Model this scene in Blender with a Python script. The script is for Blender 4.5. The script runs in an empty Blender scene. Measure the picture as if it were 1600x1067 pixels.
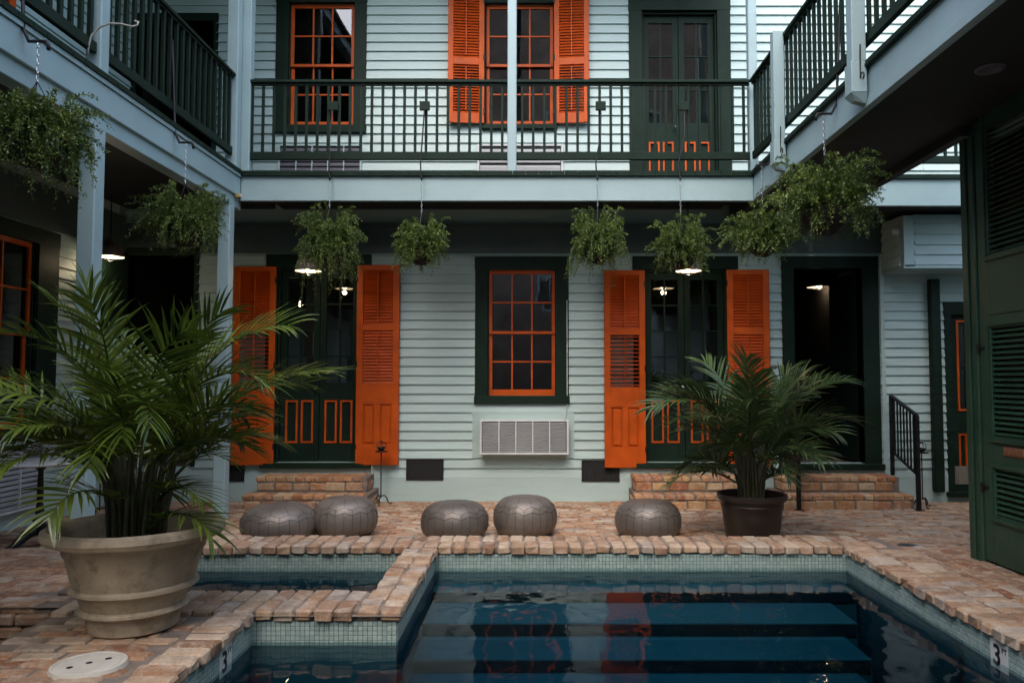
import bpy, math, random
from mathutils import Vector, Matrix
rad = math.radians
scene = bpy.context.scene
COL = scene.collection
# ------------------------------------------------------------------ camera
F = 1200.0; CX = 836.0; CY = 533.5; CAMH = 1.48
PITCH = math.atan(60.0 / F)
cam = bpy.data.cameras.new('camera'); camo = bpy.data.objects.new('camera', cam); COL.objects.link(camo)
camo.location = (0, 0, CAMH); camo.rotation_euler = (math.pi / 2 + PITCH, 0, 0)
cam.sensor_width = 36; cam.lens = 36 * F / 1600; cam.shift_x = -(CX - 800) / 1600
cam.clip_start = 0.05; cam.clip_end = 500
scene.camera = camo
# ------------------------------------------------------------------ sky, sun, exposure
SUN_EL, SUN_AZ = rad(52), rad(190)          # azimuth clockwise from +Y (north)
world = bpy.data.worlds.new('World'); scene.world = world; world.use_nodes = True
wn = world.node_tree.nodes; wl = world.node_tree.links
sky = wn.new('ShaderNodeTexSky'); sky.sky_type = 'NISHITA'; sky.sun_disc = False
sky.sun_elevation = SUN_EL; sky.sun_rotation = SUN_AZ
sky.dust_density = 2.5; sky.air_density = 1.0
wl.new(sky.outputs[0], wn['Background'].inputs[0]); wn['Background'].inputs[1].default_value = 0.15
sun = bpy.data.lights.new('sun', 'SUN'); sun.energy = 0.52; sun.angle = rad(115); sun.color = (1, 0.95, 0.88)
suno = bpy.data.objects.new('sun', sun); COL.objects.link(suno)
sd = Vector((math.sin(SUN_AZ) * math.cos(SUN_EL), math.cos(SUN_AZ) * math.cos(SUN_EL), math.sin(SUN_EL)))
suno.rotation_euler = (-sd).to_track_quat('-Z', 'Y').to_euler()
suno.location = (0, 0, 20)
vs = scene.view_settings; vs.view_transform = 'Standard'; vs.look = 'None'; vs.gamma = 1; vs.use_curve_mapping = False
vs.exposure = 1.95
scene.render.engine = 'CYCLES'
cy = scene.cycles
cy.use_denoising = True; cy.max_bounces = 7; cy.diffuse_bounces = 3; cy.glossy_bounces = 4
cy.transmission_bounces = 4; cy.transparent_max_bounces = 12; cy.caustics_reflective = False; cy.caustics_refractive = False
cy.sample_clamp_indirect = 3

# ------------------------------------------------------------------ measuring helpers (metres from the survey of the picture)
ct, st = math.cos(PITCH), math.sin(PITCH)
def FP(px, py, Y):
    v = (CY - py) / F; yd = ct - v * st
    return Y * (px - CX) / F / yd, CAMH + Y * (v * ct + st) / yd
def GP(px, py, Z):
    v = (CY - py) / F; yd = ct - v * st; zd = v * ct + st
    Y = (Z - CAMH) * yd / zd
    return Y * (px - CX) / F / yd, Y
def RC(p0, p1, q0, q1, Y=9.5):
    m = (q0 + q1) / 2
    return FP(p0, m, Y)[0], FP(p1, m, Y)[0], FP(0, q1, Y)[1], FP(0, q0, Y)[1]
def gz(y):                                  # height of the brick paving
    if y > 6.7: return max(0.0, 0.06 * (9.4 - y) / 2.7)
    return min(0.15, 0.06 + 0.09 * (6.7 - y) / 0.7)

# ------------------------------------------------------------------ materials
MATS = {}
def nodes_of(name):
    m = bpy.data.materials.new(name); m.use_nodes = True
    return m, m.node_tree.nodes, m.node_tree.links, m.node_tree.nodes['Principled BSDF']
def pm(name, col, rough=0.55, metal=0.0, var=0.12, nscale=3.0, bump=0.0, bscale=40.0, objvar=0.0, spec=0.5,
       stretch=(1, 1, 1), col2=None, stain=0.5, coat=0.0):
    """painted or mineral surface: base colour with a noise tint, optional second stain colour, fine relief"""
    m, N, L, P = nodes_of(name)
    geo = N.new('ShaderNodeNewGeometry')
    mp = N.new('ShaderNodeMapping'); mp.inputs['Scale'].default_value = stretch
    L.new(geo.outputs['Position'], mp.inputs[0])
    no = N.new('ShaderNodeTexNoise'); no.inputs['Scale'].default_value = nscale; no.inputs['Detail'].default_value = 6
    L.new(mp.outputs[0], no.inputs['Vector'])
    rr = N.new('ShaderNodeMapRange'); rr.inputs[1].default_value = 0.3; rr.inputs[2].default_value = 0.7
    rr.inputs[3].default_value = 1 - var; rr.inputs[4].default_value = 1 + var
    L.new(no.outputs[0], rr.inputs[0])
    hs = N.new('ShaderNodeHueSaturation'); hs.inputs['Color'].default_value = (*col, 1)
    src = rr.outputs[0]
    if objvar:
        oi = N.new('ShaderNodeObjectInfo'); r2 = N.new('ShaderNodeMapRange')
        r2.inputs[3].default_value = 1 - objvar; r2.inputs[4].default_value = 1 + objvar
        L.new(oi.outputs['Random'], r2.inputs[0])
        mu = N.new('ShaderNodeMath'); mu.operation = 'MULTIPLY'
        L.new(src, mu.inputs[0]); L.new(r2.outputs[0], mu.inputs[1]); src = mu.outputs[0]
    L.new(src, hs.inputs['Value'])
    outc = hs.outputs[0]
    if col2:
        n2 = N.new('ShaderNodeTexNoise'); n2.inputs['Scale'].default_value = nscale * 2.3; n2.inputs['Detail'].default_value = 8
        n2.inputs['Roughness'].default_value = 0.7
        L.new(mp.outputs[0], n2.inputs['Vector'])
        r3 = N.new('ShaderNodeMapRange'); r3.inputs[1].default_value = 0.5; r3.inputs[2].default_value = 0.72
        r3.inputs[4].default_value = stain
        L.new(n2.outputs[0], r3.inputs[0])
        mx = N.new('ShaderNodeMix'); mx.data_type = 'RGBA'
        L.new(r3.outputs[0], mx.inputs['Factor']); L.new(outc, mx.inputs['A']); mx.inputs['B'].default_value = (*col2, 1)
        outc = mx.outputs['Result']
    L.new(outc, P.inputs['Base Color'])
    r4 = N.new('ShaderNodeMapRange'); r4.inputs[3].default_value = max(0.02, rough - 0.08); r4.inputs[4].default_value = min(1, rough + 0.12)
    L.new(no.outputs[0], r4.inputs[0]); L.new(r4.outputs[0], P.inputs['Roughness'])
    P.inputs['Metallic'].default_value = metal; P.inputs['Specular IOR Level'].default_value = spec
    P.inputs['Coat Weight'].default_value = coat
    if bump:
        nb = N.new('ShaderNodeTexNoise'); nb.inputs['Scale'].default_value = bscale; nb.inputs['Detail'].default_value = 5
        L.new(mp.outputs[0], nb.inputs['Vector'])
        bp = N.new('ShaderNodeBump'); bp.inputs['Strength'].default_value = bump; bp.inputs['Distance'].default_value = 0.01
        L.new(nb.outputs[0], bp.inputs['Height']); L.new(bp.outputs[0], P.inputs['Normal'])
    MATS[name] = m
    return m
def brick_mat(name, stops, white=0.35, whitecol=(0.50, 0.46, 0.42), dark=0.4):
    m, N, L, P = nodes_of(name)
    oi = N.new('ShaderNodeObjectInfo'); at = N.new('ShaderNodeAttribute'); at.attribute_name = 'rnd'
    ad = N.new('ShaderNodeMath'); ad.operation = 'ADD'; fr = N.new('ShaderNodeMath'); fr.operation = 'FRACT'
    L.new(oi.outputs['Random'], ad.inputs[0]); L.new(at.outputs['Fac'], ad.inputs[1]); L.new(ad.outputs[0], fr.inputs[0])
    cr = N.new('ShaderNodeValToRGB'); cr.color_ramp.interpolation = 'LINEAR'
    els = cr.color_ramp.elements
    while len(els) < len(stops): els.new(0.5)
    for e, (p, c) in zip(els, stops): e.position = p; e.color = (*c, 1)
    L.new(fr.outputs[0], cr.inputs[0])
    geo = N.new('ShaderNodeNewGeometry')
    n1 = N.new('ShaderNodeTexNoise'); n1.inputs['Scale'].default_value = 14; n1.inputs['Detail'].default_value = 9; n1.inputs['Roughness'].default_value = 0.68
    n2 = N.new('ShaderNodeTexNoise'); n2.inputs['Scale'].default_value = 5.0; n2.inputs['Detail'].default_value = 9; n2.inputs['Roughness'].default_value = 0.66
    n3 = N.new('ShaderNodeTexNoise'); n3.inputs['Scale'].default_value = 90; n3.inputs['Detail'].default_value = 4
    for n in (n1, n2, n3): L.new(geo.outputs['Position'], n.inputs['Vector'])
    def mixin(a, fac, lo, hi, amt, col):
        r = N.new('ShaderNodeMapRange'); r.inputs[1].default_value = lo; r.inputs[2].default_value = hi; r.inputs[4].default_value = amt
        L.new(fac, r.inputs[0])
        x = N.new('ShaderNodeMix'); x.data_type = 'RGBA'; L.new(r.outputs[0], x.inputs['Factor']); L.new(a, x.inputs['A'])
        x.inputs['B'].default_value = (*col, 1); return x.outputs['Result']
    c = mixin(cr.outputs[0], n1.outputs[0], 0.47, 0.62, white, whitecol)
    c = mixin(c, n2.outputs[0], 0.50, 0.70, dark, (0.10, 0.065, 0.045))
    c = mixin(c, n3.outputs[0], 0.52, 0.72, 0.5, (0.14, 0.085, 0.055))
    L.new(c, P.inputs['Base Color'])
    P.inputs['Roughness'].default_value = 0.82; P.inputs['Specular IOR Level'].default_value = 0.3
    bp = N.new('ShaderNodeBump'); bp.inputs['Strength'].default_value = 0.7; bp.inputs['Distance'].default_value = 0.006
    L.new(n1.outputs[0], bp.inputs['Height'])
    b2 = N.new('ShaderNodeBump'); b2.inputs['Strength'].default_value = 0.35; b2.inputs['Distance'].default_value = 0.003
    L.new(n3.outputs[0], b2.inputs['Height']); L.new(bp.outputs[0], b2.inputs['Normal'])
    L.new(b2.outputs[0], P.inputs['Normal'])
    MATS[name] = m; return m
def glass_mat(name, tint=(0.75, 0.8, 0.78), ior=1.5, rough=0.0, bump=0.0, bscale=(1, 1, 1)):
    m = bpy.data.materials.new(name); m.use_nodes = True; N = m.node_tree.nodes; L = m.node_tree.links; N.clear()
    o = N.new('ShaderNodeOutputMaterial'); mx = N.new('ShaderNodeMixShader'); fz = N.new('ShaderNodeFresnel'); fz.inputs[0].default_value = ior
    t = N.new('ShaderNodeBsdfTransparent'); t.inputs[0].default_value = (*tint, 1)
    g = N.new('ShaderNodeBsdfGlossy'); g.inputs['Roughness'].default_value = rough
    L.new(fz.outputs[0], mx.inputs[0]); L.new(t.outputs[0], mx.inputs[1]); L.new(g.outputs[0], mx.inputs[2]); L.new(mx.outputs[0], o.inputs[0])
    if bump:
        geo = N.new('ShaderNodeNewGeometry'); mp = N.new('ShaderNodeMapping'); mp.inputs['Scale'].default_value = bscale
        L.new(geo.outputs['Position'], mp.inputs[0])
        n = N.new('ShaderNodeTexNoise'); n.inputs['Scale'].default_value = 1; n.inputs['Detail'].default_value = 3; n.inputs['Roughness'].default_value = 0.45
        L.new(mp.outputs[0], n.inputs['Vector'])
        b = N.new('ShaderNodeBump'); b.inputs['Strength'].default_value = bump; b.inputs['Distance'].default_value = 0.05
        L.new(n.outputs[0], b.inputs['Height'])
        L.new(b.outputs[0], g.inputs['Normal']); L.new(b.outputs[0], fz.inputs['Normal'])
    MATS[name] = m; return m
def emit_mat(name, col, s):
    m, N, L, P = nodes_of(name)
    P.inputs['Base Color'].default_value = (*col, 1); P.inputs['Emission Color'].default_value = (*col, 1); P.inputs['Emission Strength'].default_value = s
    MATS[name] = m; return m
def leaf_mat(name, a, b, rough=0.4, trans=0.18, objvar=0.3):
    m, N, L, P = nodes_of(name)
    oi = N.new('ShaderNodeObjectInfo'); at = N.new('ShaderNodeAttribute'); at.attribute_name = 'rnd'
    geo = N.new('ShaderNodeNewGeometry'); n = N.new('ShaderNodeTexNoise'); n.inputs['Scale'].default_value = 9; L.new(geo.outputs['Position'], n.inputs['Vector'])
    s1 = N.new('ShaderNodeMath'); s1.operation = 'MULTIPLY_ADD'; L.new(at.outputs['Fac'], s1.inputs[0]); s1.inputs[1].default_value = 0.6; L.new(n.outputs[0], s1.inputs[2])
    s2 = N.new('ShaderNodeMath'); s2.operation = 'MULTIPLY_ADD'; L.new(oi.outputs['Random'], s2.inputs[0]); s2.inputs[1].default_value = objvar; L.new(s1.outputs[0], s2.inputs[2])
    r = N.new('ShaderNodeMapRange'); r.inputs[1].default_value = 0.45; r.inputs[2].default_value = 1.25; L.new(s2.outputs[0], r.inputs[0])
    x = N.new('ShaderNodeMix'); x.data_type = 'RGBA'; L.new(r.outputs[0], x.inputs['Factor']); x.inputs['A'].default_value = (*a, 1); x.inputs['B'].default_value = (*b, 1)
    L.new(x.outputs['Result'], P.inputs['Base Color']); P.inputs['Roughness'].default_value = rough
    tr = N.new('ShaderNodeBsdfTranslucent'); L.new(x.outputs['Result'], tr.inputs[0])
    ms = N.new('ShaderNodeMixShader'); ms.inputs[0].default_value = trans
    L.new(P.outputs[0], ms.inputs[1]); L.new(tr.outputs[0], ms.inputs[2]); L.new(ms.outputs[0], N['Material Output'].inputs[0])
    MATS[name] = m; return m

pm('siding', (0.42, 0.54, 0.512), 0.5, var=0.06, nscale=1.6, bump=0.03, bscale=30, objvar=0.05, stretch=(0.5, 0.5, 3), col2=(0.31, 0.38, 0.34), stain=0.25)
pm('trim_blue', (0.30, 0.415, 0.42), 0.45, var=0.06, nscale=2.2, bump=0.10, bscale=24, col2=(0.27, 0.32, 0.33), stain=0.3)
pm('trim_green', (0.0085, 0.021, 0.0135), 0.5, var=0.2, nscale=4, bump=0.12, bscale=30, col2=(0.022, 0.034, 0.024), stain=0.3, spec=0.14)
pm('gate_green', (0.022, 0.062, 0.035), 0.42, var=0.22, nscale=3, bump=0.2, bscale=26, col2=(0.06, 0.085, 0.06), stain=0.4)
pm('orange', (0.50, 0.076, 0.003), 0.48, var=0.2, nscale=5, bump=0.12, bscale=30, col2=(0.42, 0.07, 0.01), stain=0.35, objvar=0.05, spec=0.3)
pm('orange_slat', (0.42, 0.052, 0.002), 0.45, var=0.14, nscale=5, objvar=0.08, spec=0.3)
pm('frieze', (0.065, 0.098, 0.095), 0.5, var=0.15, nscale=2)
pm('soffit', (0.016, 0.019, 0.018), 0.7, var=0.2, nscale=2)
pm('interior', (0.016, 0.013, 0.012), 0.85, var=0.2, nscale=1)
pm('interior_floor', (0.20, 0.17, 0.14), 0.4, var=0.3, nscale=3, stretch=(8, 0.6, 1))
pm('curtain', (0.10, 0.095, 0.085), 0.9, var=0.2, nscale=6)
pm('iron', (0.018, 0.017, 0.018), 0.45, metal=0.6, var=0.3, nscale=20, bump=0.2, bscale=80)
pm('rust_iron', (0.05, 0.032, 0.025), 0.6, metal=0.4, var=0.3, nscale=20)
pm('chrome', (0.55, 0.55, 0.55), 0.3, metal=1.0)
pm('brass', (0.45, 0.22, 0.12), 0.4, metal=0.7, var=0.4, nscale=60, bump=0.5, bscale=120)
pm('white_plastic', (0.62, 0.64, 0.63), 0.45, var=0.08, nscale=4, col2=(0.4, 0.4, 0.38), stain=0.35)
pm('ac_fin', (0.36, 0.37, 0.37), 0.5, var=0.1)
pm('ac_dark', (0.06, 0.06, 0.065), 0.6)
pm('ac_fin_dark', (0.11, 0.11, 0.13), 0.5, var=0.1)
pm('marble', (0.62, 0.60, 0.57), 0.25, var=0.08, nscale=3, col2=(0.45, 0.43, 0.42), stain=0.4)
pm('mortar', (0.19, 0.15, 0.12), 0.95, var=0.3, nscale=9, bump=0.8, bscale=60, col2=(0.14, 0.11, 0.09), stain=0.6)
pm('soil', (0.03, 0.022, 0.016), 0.95, var=0.4, nscale=25, bump=1.0, bscale=50)
pm('stone_pot', (0.37, 0.305, 0.215), 0.8, var=0.25, nscale=4, bump=0.5, bscale=40, col2=(0.13, 0.10, 0.06), stain=0.85)
pm('dark_pot', (0.022, 0.015, 0.011), 0.42, var=0.2, nscale=6)
pm('coconut', (0.018, 0.013, 0.009), 0.95, var=0.4, nscale=30, bump=1.0, bscale=70)
pm('pouf', (0.165, 0.142, 0.122), 0.44, metal=0.4, var=0.16, nscale=5, bump=0.25, bscale=60, col2=(0.10, 0.09, 0.085), stain=0.45, objvar=0.14)
pm('seam', (0.035, 0.032, 0.03), 0.7)
pm('lid', (0.54, 0.51, 0.44), 0.5, var=0.08, nscale=6, col2=(0.35, 0.31, 0.25), stain=0.4)
pm('black', (0.008, 0.008, 0.008), 0.5)
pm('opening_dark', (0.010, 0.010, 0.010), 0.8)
pm('plate_white', (0.70, 0.70, 0.66), 0.35, var=0.05)
pm('drain', (0.09, 0.10, 0.11), 0.5, metal=0.5)
pm('plaster', (0.018, 0.070, 0.092), 0.7, var=0.12, nscale=2)
pm('riser_dark', (0.006, 0.012, 0.018), 0.4, var=0.3, nscale=12)
pm('ground_earth', (0.08, 0.06, 0.045), 0.95)
pm('shade_out', (0.17, 0.14, 0.12), 0.5, metal=0.3, var=0.25, nscale=30)
pm('shade_in', (0.75, 0.70, 0.62), 0.5)
pm('stucco_brown', (0.48, 0.33, 0.235), 0.9, var=0.2, nscale=1.2, bump=0.4, bscale=20, col2=(0.10, 0.07, 0.05), stain=0.5)
pm('chair_green', (0.012, 0.06, 0.045), 0.5)
pm('stem', (0.03, 0.032, 0.012), 0.6, var=0.3, nscale=12)
pm('yellow_metal', (0.45, 0.33, 0.12), 0.4, metal=0.2)
pm('hook_white', (0.42, 0.42, 0.36), 0.5)
emit_mat('bulb', (1.0, 0.80, 0.55), 6.0)
emit_mat('lamp_dim', (0.16, 0.15, 0.13), 0.0)
glass_mat('glass', (0.72, 0.76, 0.74), 2.05, 0.01, 0.02, (1.3, 1.3, 0.9))
leaf_mat('palm_leaf', (0.013, 0.032, 0.005), (0.112, 0.160, 0.020), 0.26, 0.18, 0.35)
leaf_mat('palm_leaf_dark', (0.012, 0.034, 0.012), (0.065, 0.105, 0.030), 0.33, 0.16, 0.35)
leaf_mat('fern_leaf', (0.028, 0.065, 0.010), (0.160, 0.215, 0.040), 0.5, 0.25, 0.1)
brick_mat('brick_coping', [(0, (0.25, 0.14, 0.08)), (0.2, (0.41, 0.285, 0.18)), (0.40, (0.31, 0.17, 0.095)), (0.55, (0.34, 0.285, 0.235)), (0.7, (0.46, 0.35, 0.245)), (0.85, (0.36, 0.22, 0.135)), (1, (0.20, 0.105, 0.06))], 0.6, (0.50, 0.425, 0.335), 0.65)
brick_mat('brick_paving', [(0, (0.33, 0.165, 0.085)), (0.2, (0.42, 0.28, 0.175)), (0.4, (0.24, 0.10, 0.048)), (0.55, (0.39, 0.21, 0.11)), (0.68, (0.32, 0.265, 0.215)), (0.8, (0.46, 0.35, 0.245)), (1, (0.21, 0.09, 0.045))], 0.6, (0.50, 0.425, 0.33), 0.65)
brick_mat('brick_step', [(0, (0.40, 0.18, 0.07)), (0.25, (0.50, 0.31, 0.15)), (0.5, (0.34, 0.11, 0.042)), (0.75, (0.52, 0.38, 0.22)), (1, (0.28, 0.105, 0.05))], 0.45, (0.54, 0.45, 0.34), 0.5)
def tile_mat():
    m, N, L, P = nodes_of('tile')
    at = N.new('ShaderNodeAttribute'); at.attribute_name = 'rnd'
    cr = N.new('ShaderNodeValToRGB'); cr.color_ramp.elements[0].color = (0.27, 0.37, 0.34, 1); cr.color_ramp.elements[1].color = (0.37, 0.46, 0.42, 1)
    L.new(at.outputs['Fac'], cr.inputs[0]); L.new(cr.outputs[0], P.inputs['Base Color']); P.inputs['Roughness'].default_value = 0.25
    MATS['tile'] = m
tile_mat()
def water_mat():
    m = bpy.data.materials.new('water'); m.use_nodes = True; N = m.node_tree.nodes; L = m.node_tree.links; N.clear()
    o = N.new('ShaderNodeOutputMaterial'); mx = N.new('ShaderNodeMixShader'); fz = N.new('ShaderNodeFresnel'); fz.inputs[0].default_value = 1.333
    t = N.new('ShaderNodeBsdfTransparent'); g = N.new('ShaderNodeBsdfGlossy'); g.inputs['Roughness'].default_value = 0.015
    t.inputs[0].default_value = (0.80, 0.93, 0.95, 1)
    geo = N.new('ShaderNodeNewGeometry'); mp = N.new('ShaderNodeMapping'); mp.inputs['Scale'].default_value = (2.6, 1.7, 1)
    L.new(geo.outputs['Position'], mp.inputs[0])
    n = N.new('ShaderNodeTexNoise'); n.inputs['Scale'].default_value = 1.6; n.inputs['Detail'].default_value = 2.5; n.inputs['Roughness'].default_value = 0.4
    L.new(mp.outputs[0], n.inputs['Vector'])
    b = N.new('ShaderNodeBump'); b.inputs['Strength'].default_value = 0.15; b.inputs['Distance'].default_value = 0.05
    L.new(n.outputs[0], b.inputs['Height']); L.new(b.outputs[0], g.inputs['Normal']); L.new(b.outputs[0], fz.inputs['Normal'])
    L.new(fz.outputs[0], mx.inputs[0]); L.new(t.outputs[0], mx.inputs[1]); L.new(g.outputs[0], mx.inputs[2]); L.new(mx.outputs[0], o.inputs[0])
    va = N.new('ShaderNodeVolumeAbsorption'); va.inputs['Color'].default_value = (0.08, 0.58, 0.70, 1); va.inputs['Density'].default_value = 1.6
    L.new(va.outputs[0], o.inputs['Volume'])
    MATS['water'] = m
water_mat()

# ------------------------------------------------------------------ geometry helpers
ORG = {}
def thing(name, label, cat, loc=(0, 0, 0), group=None, kind=None):
    o = bpy.data.objects.new(name, None); COL.objects.link(o); o.location = loc; o.empty_display_size = 0.1
    ORG[o] = Vector(loc); tag(o, label, cat, group, kind); return o
def tag(o, label=None, cat=None, group=None, kind=None):
    if label: o['label'] = label
    if cat: o['category'] = cat
    if group: o['group'] = group
    if kind: o['kind'] = kind
    return o
class Fr:                                    # wall frame: s along the wall, d outwards, z up
    def __init__(s, O, S, N):
        s.O, s.S, s.N = Vector(O), Vector(S), Vector(N); s.flip = s.S.cross(s.N).z < 0
    def pt(s, a, d, z): return s.O + s.S * a + s.N * d + Vector((0, 0, z))
W = Fr((0, 0, 0), (1, 0, 0), (0, 1, 0))
BACK = Fr((0, 9.5, 0), (1, 0, 0), (0, -1, 0))
LEFT = Fr((-5.1, 0, 0), (0, 1, 0), (1, 0, 0))
RIGHT = Fr((3.4, 0, 0), (0, 1, 0), (-1, 0, 0))
BOXF = [(0, 3, 2, 1), (4, 5, 6, 7), (0, 1, 5, 4), (1, 2, 6, 5), (2, 3, 7, 6), (3, 0, 4, 7)]
class MB:
    def __init__(s): s.v = []; s.f = []; s.a = []; s.smooth = False
    def add(s, vs, fs, flip=False, a=0.0):
        b = len(s.v); s.v += [Vector(x) for x in vs]
        for f in fs:
            t = tuple(b + i for i in f); s.f.append(t[::-1] if flip else t); s.a.append(a)
        return s
    def box(s, fr, s0, s1, d0, d1, z0, z1, a=0.0):
        p = [fr.pt(*q) for q in ((s0, d0, z0), (s1, d0, z0), (s1, d1, z0), (s0, d1, z0), (s0, d0, z1), (s1, d0, z1), (s1, d1, z1), (s0, d1, z1))]
        return s.add(p, BOXF, fr.flip, a)
    def cbox(s, fr, s0, s1, d0, d1, z0, z1, c=0.006, a=0.0):   # chamfered box
        P = []; F_ = []
        xs, ys, zs = (s0, s1), (d0, d1), (z0, z1); sg = (1, -1); idx = {}
        for i in (0, 1):
            for j in (0, 1):
                for k in (0, 1):
                    for ax in range(3):
                        q = [xs[i] + sg[i] * c, ys[j] + sg[j] * c, zs[k] + sg[k] * c]
                        q[ax] = (xs[i], ys[j], zs[k])[ax]
                        idx[i, j, k, ax] = len(P); P.append(fr.pt(*q))
        for ax in range(3):
            u, w = [x for x in range(3) if x != ax]
            for e in (0, 1):
                r = []
                for (m, n) in ((0, 0), (1, 0), (1, 1), (0, 1)):
                    t = [0, 0, 0]; t[ax] = e; t[u] = m; t[w] = n; r.append(idx[t[0], t[1], t[2], ax])
                F_.append(r)
            for m in (0, 1):
                for n in (0, 1):
                    t0 = [0, 0, 0]; t0[u] = m; t0[w] = n; t1 = list(t0); t1[ax] = 1
                    F_.append([idx[(*t0, u)], idx[(*t1, u)], idx[(*t1, w)], idx[(*t0, w)]])
        for i in (0, 1):
            for j in (0, 1):
                for k in (0, 1): F_.append([idx[i, j, k, 0], idx[i, j, k, 1], idx[i, j, k, 2]])
        ctr = fr.pt((s0 + s1) / 2, (d0 + d1) / 2, (z0 + z1) / 2)
        G = []
        for f in F_:
            a0, a1, a2 = P[f[0]], P[f[1]], P[f[2]]
            nn = (a1 - a0).cross(a2 - a0); mid = sum((P[i] for i in f), Vector()) / len(f)
            G.append(tuple(f) if nn.dot(mid - ctr) > 0 else tuple(f[::-1]))
        return s.add(P, G, False, a)
    def frame(s, fr, s0, s1, z0, z1, w, d0, d1):
        s.box(fr, s0, s0 + w, d0, d1, z0, z1); s.box(fr, s1 - w, s1, d0, d1, z0, z1)
        s.box(fr, s0 + w, s1 - w, d0, d1 - 0.001, z0, z0 + w); s.box(fr, s0 + w, s1 - w, d0, d1 - 0.001, z1 - w, z1); return s
    def tube(s, pts, r, n=6, cap=True):
        pts = [Vector(p) for p in pts]; rs = r if isinstance(r, (list, tuple)) else [r] * len(pts)
        b = len(s.v); t0 = None
        for i, p in enumerate(pts):
            t = (pts[min(i + 1, len(pts) - 1)] - pts[max(i - 1, 0)]).normalized()
            if t0 is None:
                u = t.orthogonal().normalized()
            else:
                u = (u - t * u.dot(t)).normalized()
            t0 = t; w = t.cross(u)
            for k in range(n):
                an = 2 * math.pi * k / n; s.v.append(p + (u * math.cos(an) + w * math.sin(an)) * rs[i])
        for i in range(len(pts) - 1):
            for k in range(n):
                k2 = (k + 1) % n
                s.f.append((b + i * n + k, b + i * n + k2, b + (i + 1) * n + k2, b + (i + 1) * n + k)); s.a.append(0)
        if cap:
            s.f.append(tuple(b + k for k in range(n))[::-1]); s.a.append(0)
            e = b + (len(pts) - 1) * n; s.f.append(tuple(e + k for k in range(n))); s.a.append(0)
        return s
    def lathe(s, prof, c=(0, 0, 0), n=32, fn=None):
        b = len(s.v); c = Vector(c)
        for (r, z) in prof:
            for k in range(n):
                an = 2 * math.pi * k / n; rr = r if fn is None else fn(r, z, an)
                s.v.append(c + Vector((rr * math.cos(an), rr * math.sin(an), z)))
        for i in range(len(prof) - 1):
            for k in range(n):
                k2 = (k + 1) % n
                s.f.append((b + i * n + k, b + i * n + k2, b + (i + 1) * n + k2, b + (i + 1) * n + k)); s.a.append(0)
        s.smooth = True
        return s
    def mesh(s, name, org=Vector(), smooth=False, attr=False):
        m = bpy.data.meshes.new(name); m.from_pydata([tuple(v - org) for v in s.v], [], s.f)
        if smooth or s.smooth: m.polygons.foreach_set('use_smooth', [True] * len(m.polygons))
        if attr:
            at = m.attributes.new('rnd', 'FLOAT', 'FACE'); at.data.foreach_set('value', s.a)
        m.update(); return m
    def build(s, name, mat, parent=None, smooth=False, attr=False, autosm=False):
        org = ORG.get(parent, Vector())
        m = s.mesh(name, org, smooth, attr); m.materials.append(MATS[mat])
        o = bpy.data.objects.new(name, m); COL.objects.link(o)
        if parent: o.parent = parent
        ORG[o] = org
        if autosm: m.set_sharp_from_angle(angle=rad(40))
        return o
def inst(mesh, name, parent, loc, rot=(0, 0, 0), scale=(1, 1, 1)):
    o = bpy.data.objects.new(name, mesh); COL.objects.link(o); org = ORG.get(parent, Vector())
    o.parent = parent; o.location = Vector(loc) - org; o.rotation_euler = rot; o.scale = scale; return o
def mk(mb, name, mat, **k):
    m = mb.mesh(name, **k); m.materials.append(MATS[mat]); return m
def cut(lo, hi, holes):                       # interval minus holes
    segs = [(lo, hi)]
    for (a, b) in holes:
        n = []
        for (x, y) in segs:
            if b <= x or a >= y: n.append((x, y)); continue
            if a > x: n.append((x, a))
            if b < y: n.append((b, y))
        segs = n
    return [(x, y) for x, y in segs if y - x > 0.004]
def wall_boxes(mb, fr, s0, s1, z0, z1, d0, d1, ops):   # ops: (s0,s1,z0,z1)
    zs = sorted({z0, z1} | {min(max(z, z0), z1) for o in ops for z in o[2:]})
    for a, b in zip(zs, zs[1:]):
        if b - a < 1e-4: continue
        for x, y in cut(s0, s1, [(o[0], o[1]) for o in ops if o[2] < b - 1e-4 and o[3] > a + 1e-4]):
            mb.box(fr, x, y, d0, d1, a, b)
def clapboards(parent, fr, s0, s1, z0, z1, ops, e=0.1135, mat='siding', rng=random.Random(3)):
    k = 0; z = z0
    while z < z1 - 0.02:
        zt = min(z + e, z1)
        for x, y in cut(s0, s1, [(o[0], o[1]) for o in ops if o[2] < z + e * 0.72 and o[3] > z + e * 0.28]):
            j = rng.uniform(-0.0015, 0.0015)
            if y - x > 1.6 and rng.random() < 0.45:
                c = rng.uniform(x + 0.5, y - 0.5); parts_ = ((x, c - 0.0015), (c + 0.0015, y))
            else: parts_ = ((x, y),)
            for x, y in parts_:
              mb = MB(); j2 = j + rng.uniform(-0.001, 0.001); j = j2
              p = [fr.pt(*q) for q in ((x, 0.0005, z + j), (y, 0.0005, z + j), (y, 0.031, z + j), (x, 0.031, z + j),
                                     (x, 0.0005, zt + 0.012), (y, 0.0005, zt + 0.012), (y, 0.006, zt + 0.012), (x, 0.006, zt + 0.012))]
              mb.add(p, BOXF, fr.flip); mb.build('clapboard', mat, parent)
        z += e
def arc(c, u, w, r, a0, a1, n):
    c, u, w = Vector(c), Vector(u), Vector(w)
    return [c + u * (r * math.cos(a0 + (a1 - a0) * i / n)) + w * (r * math.sin(a0 + (a1 - a0) * i / n)) for i in range(n + 1)]

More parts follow.
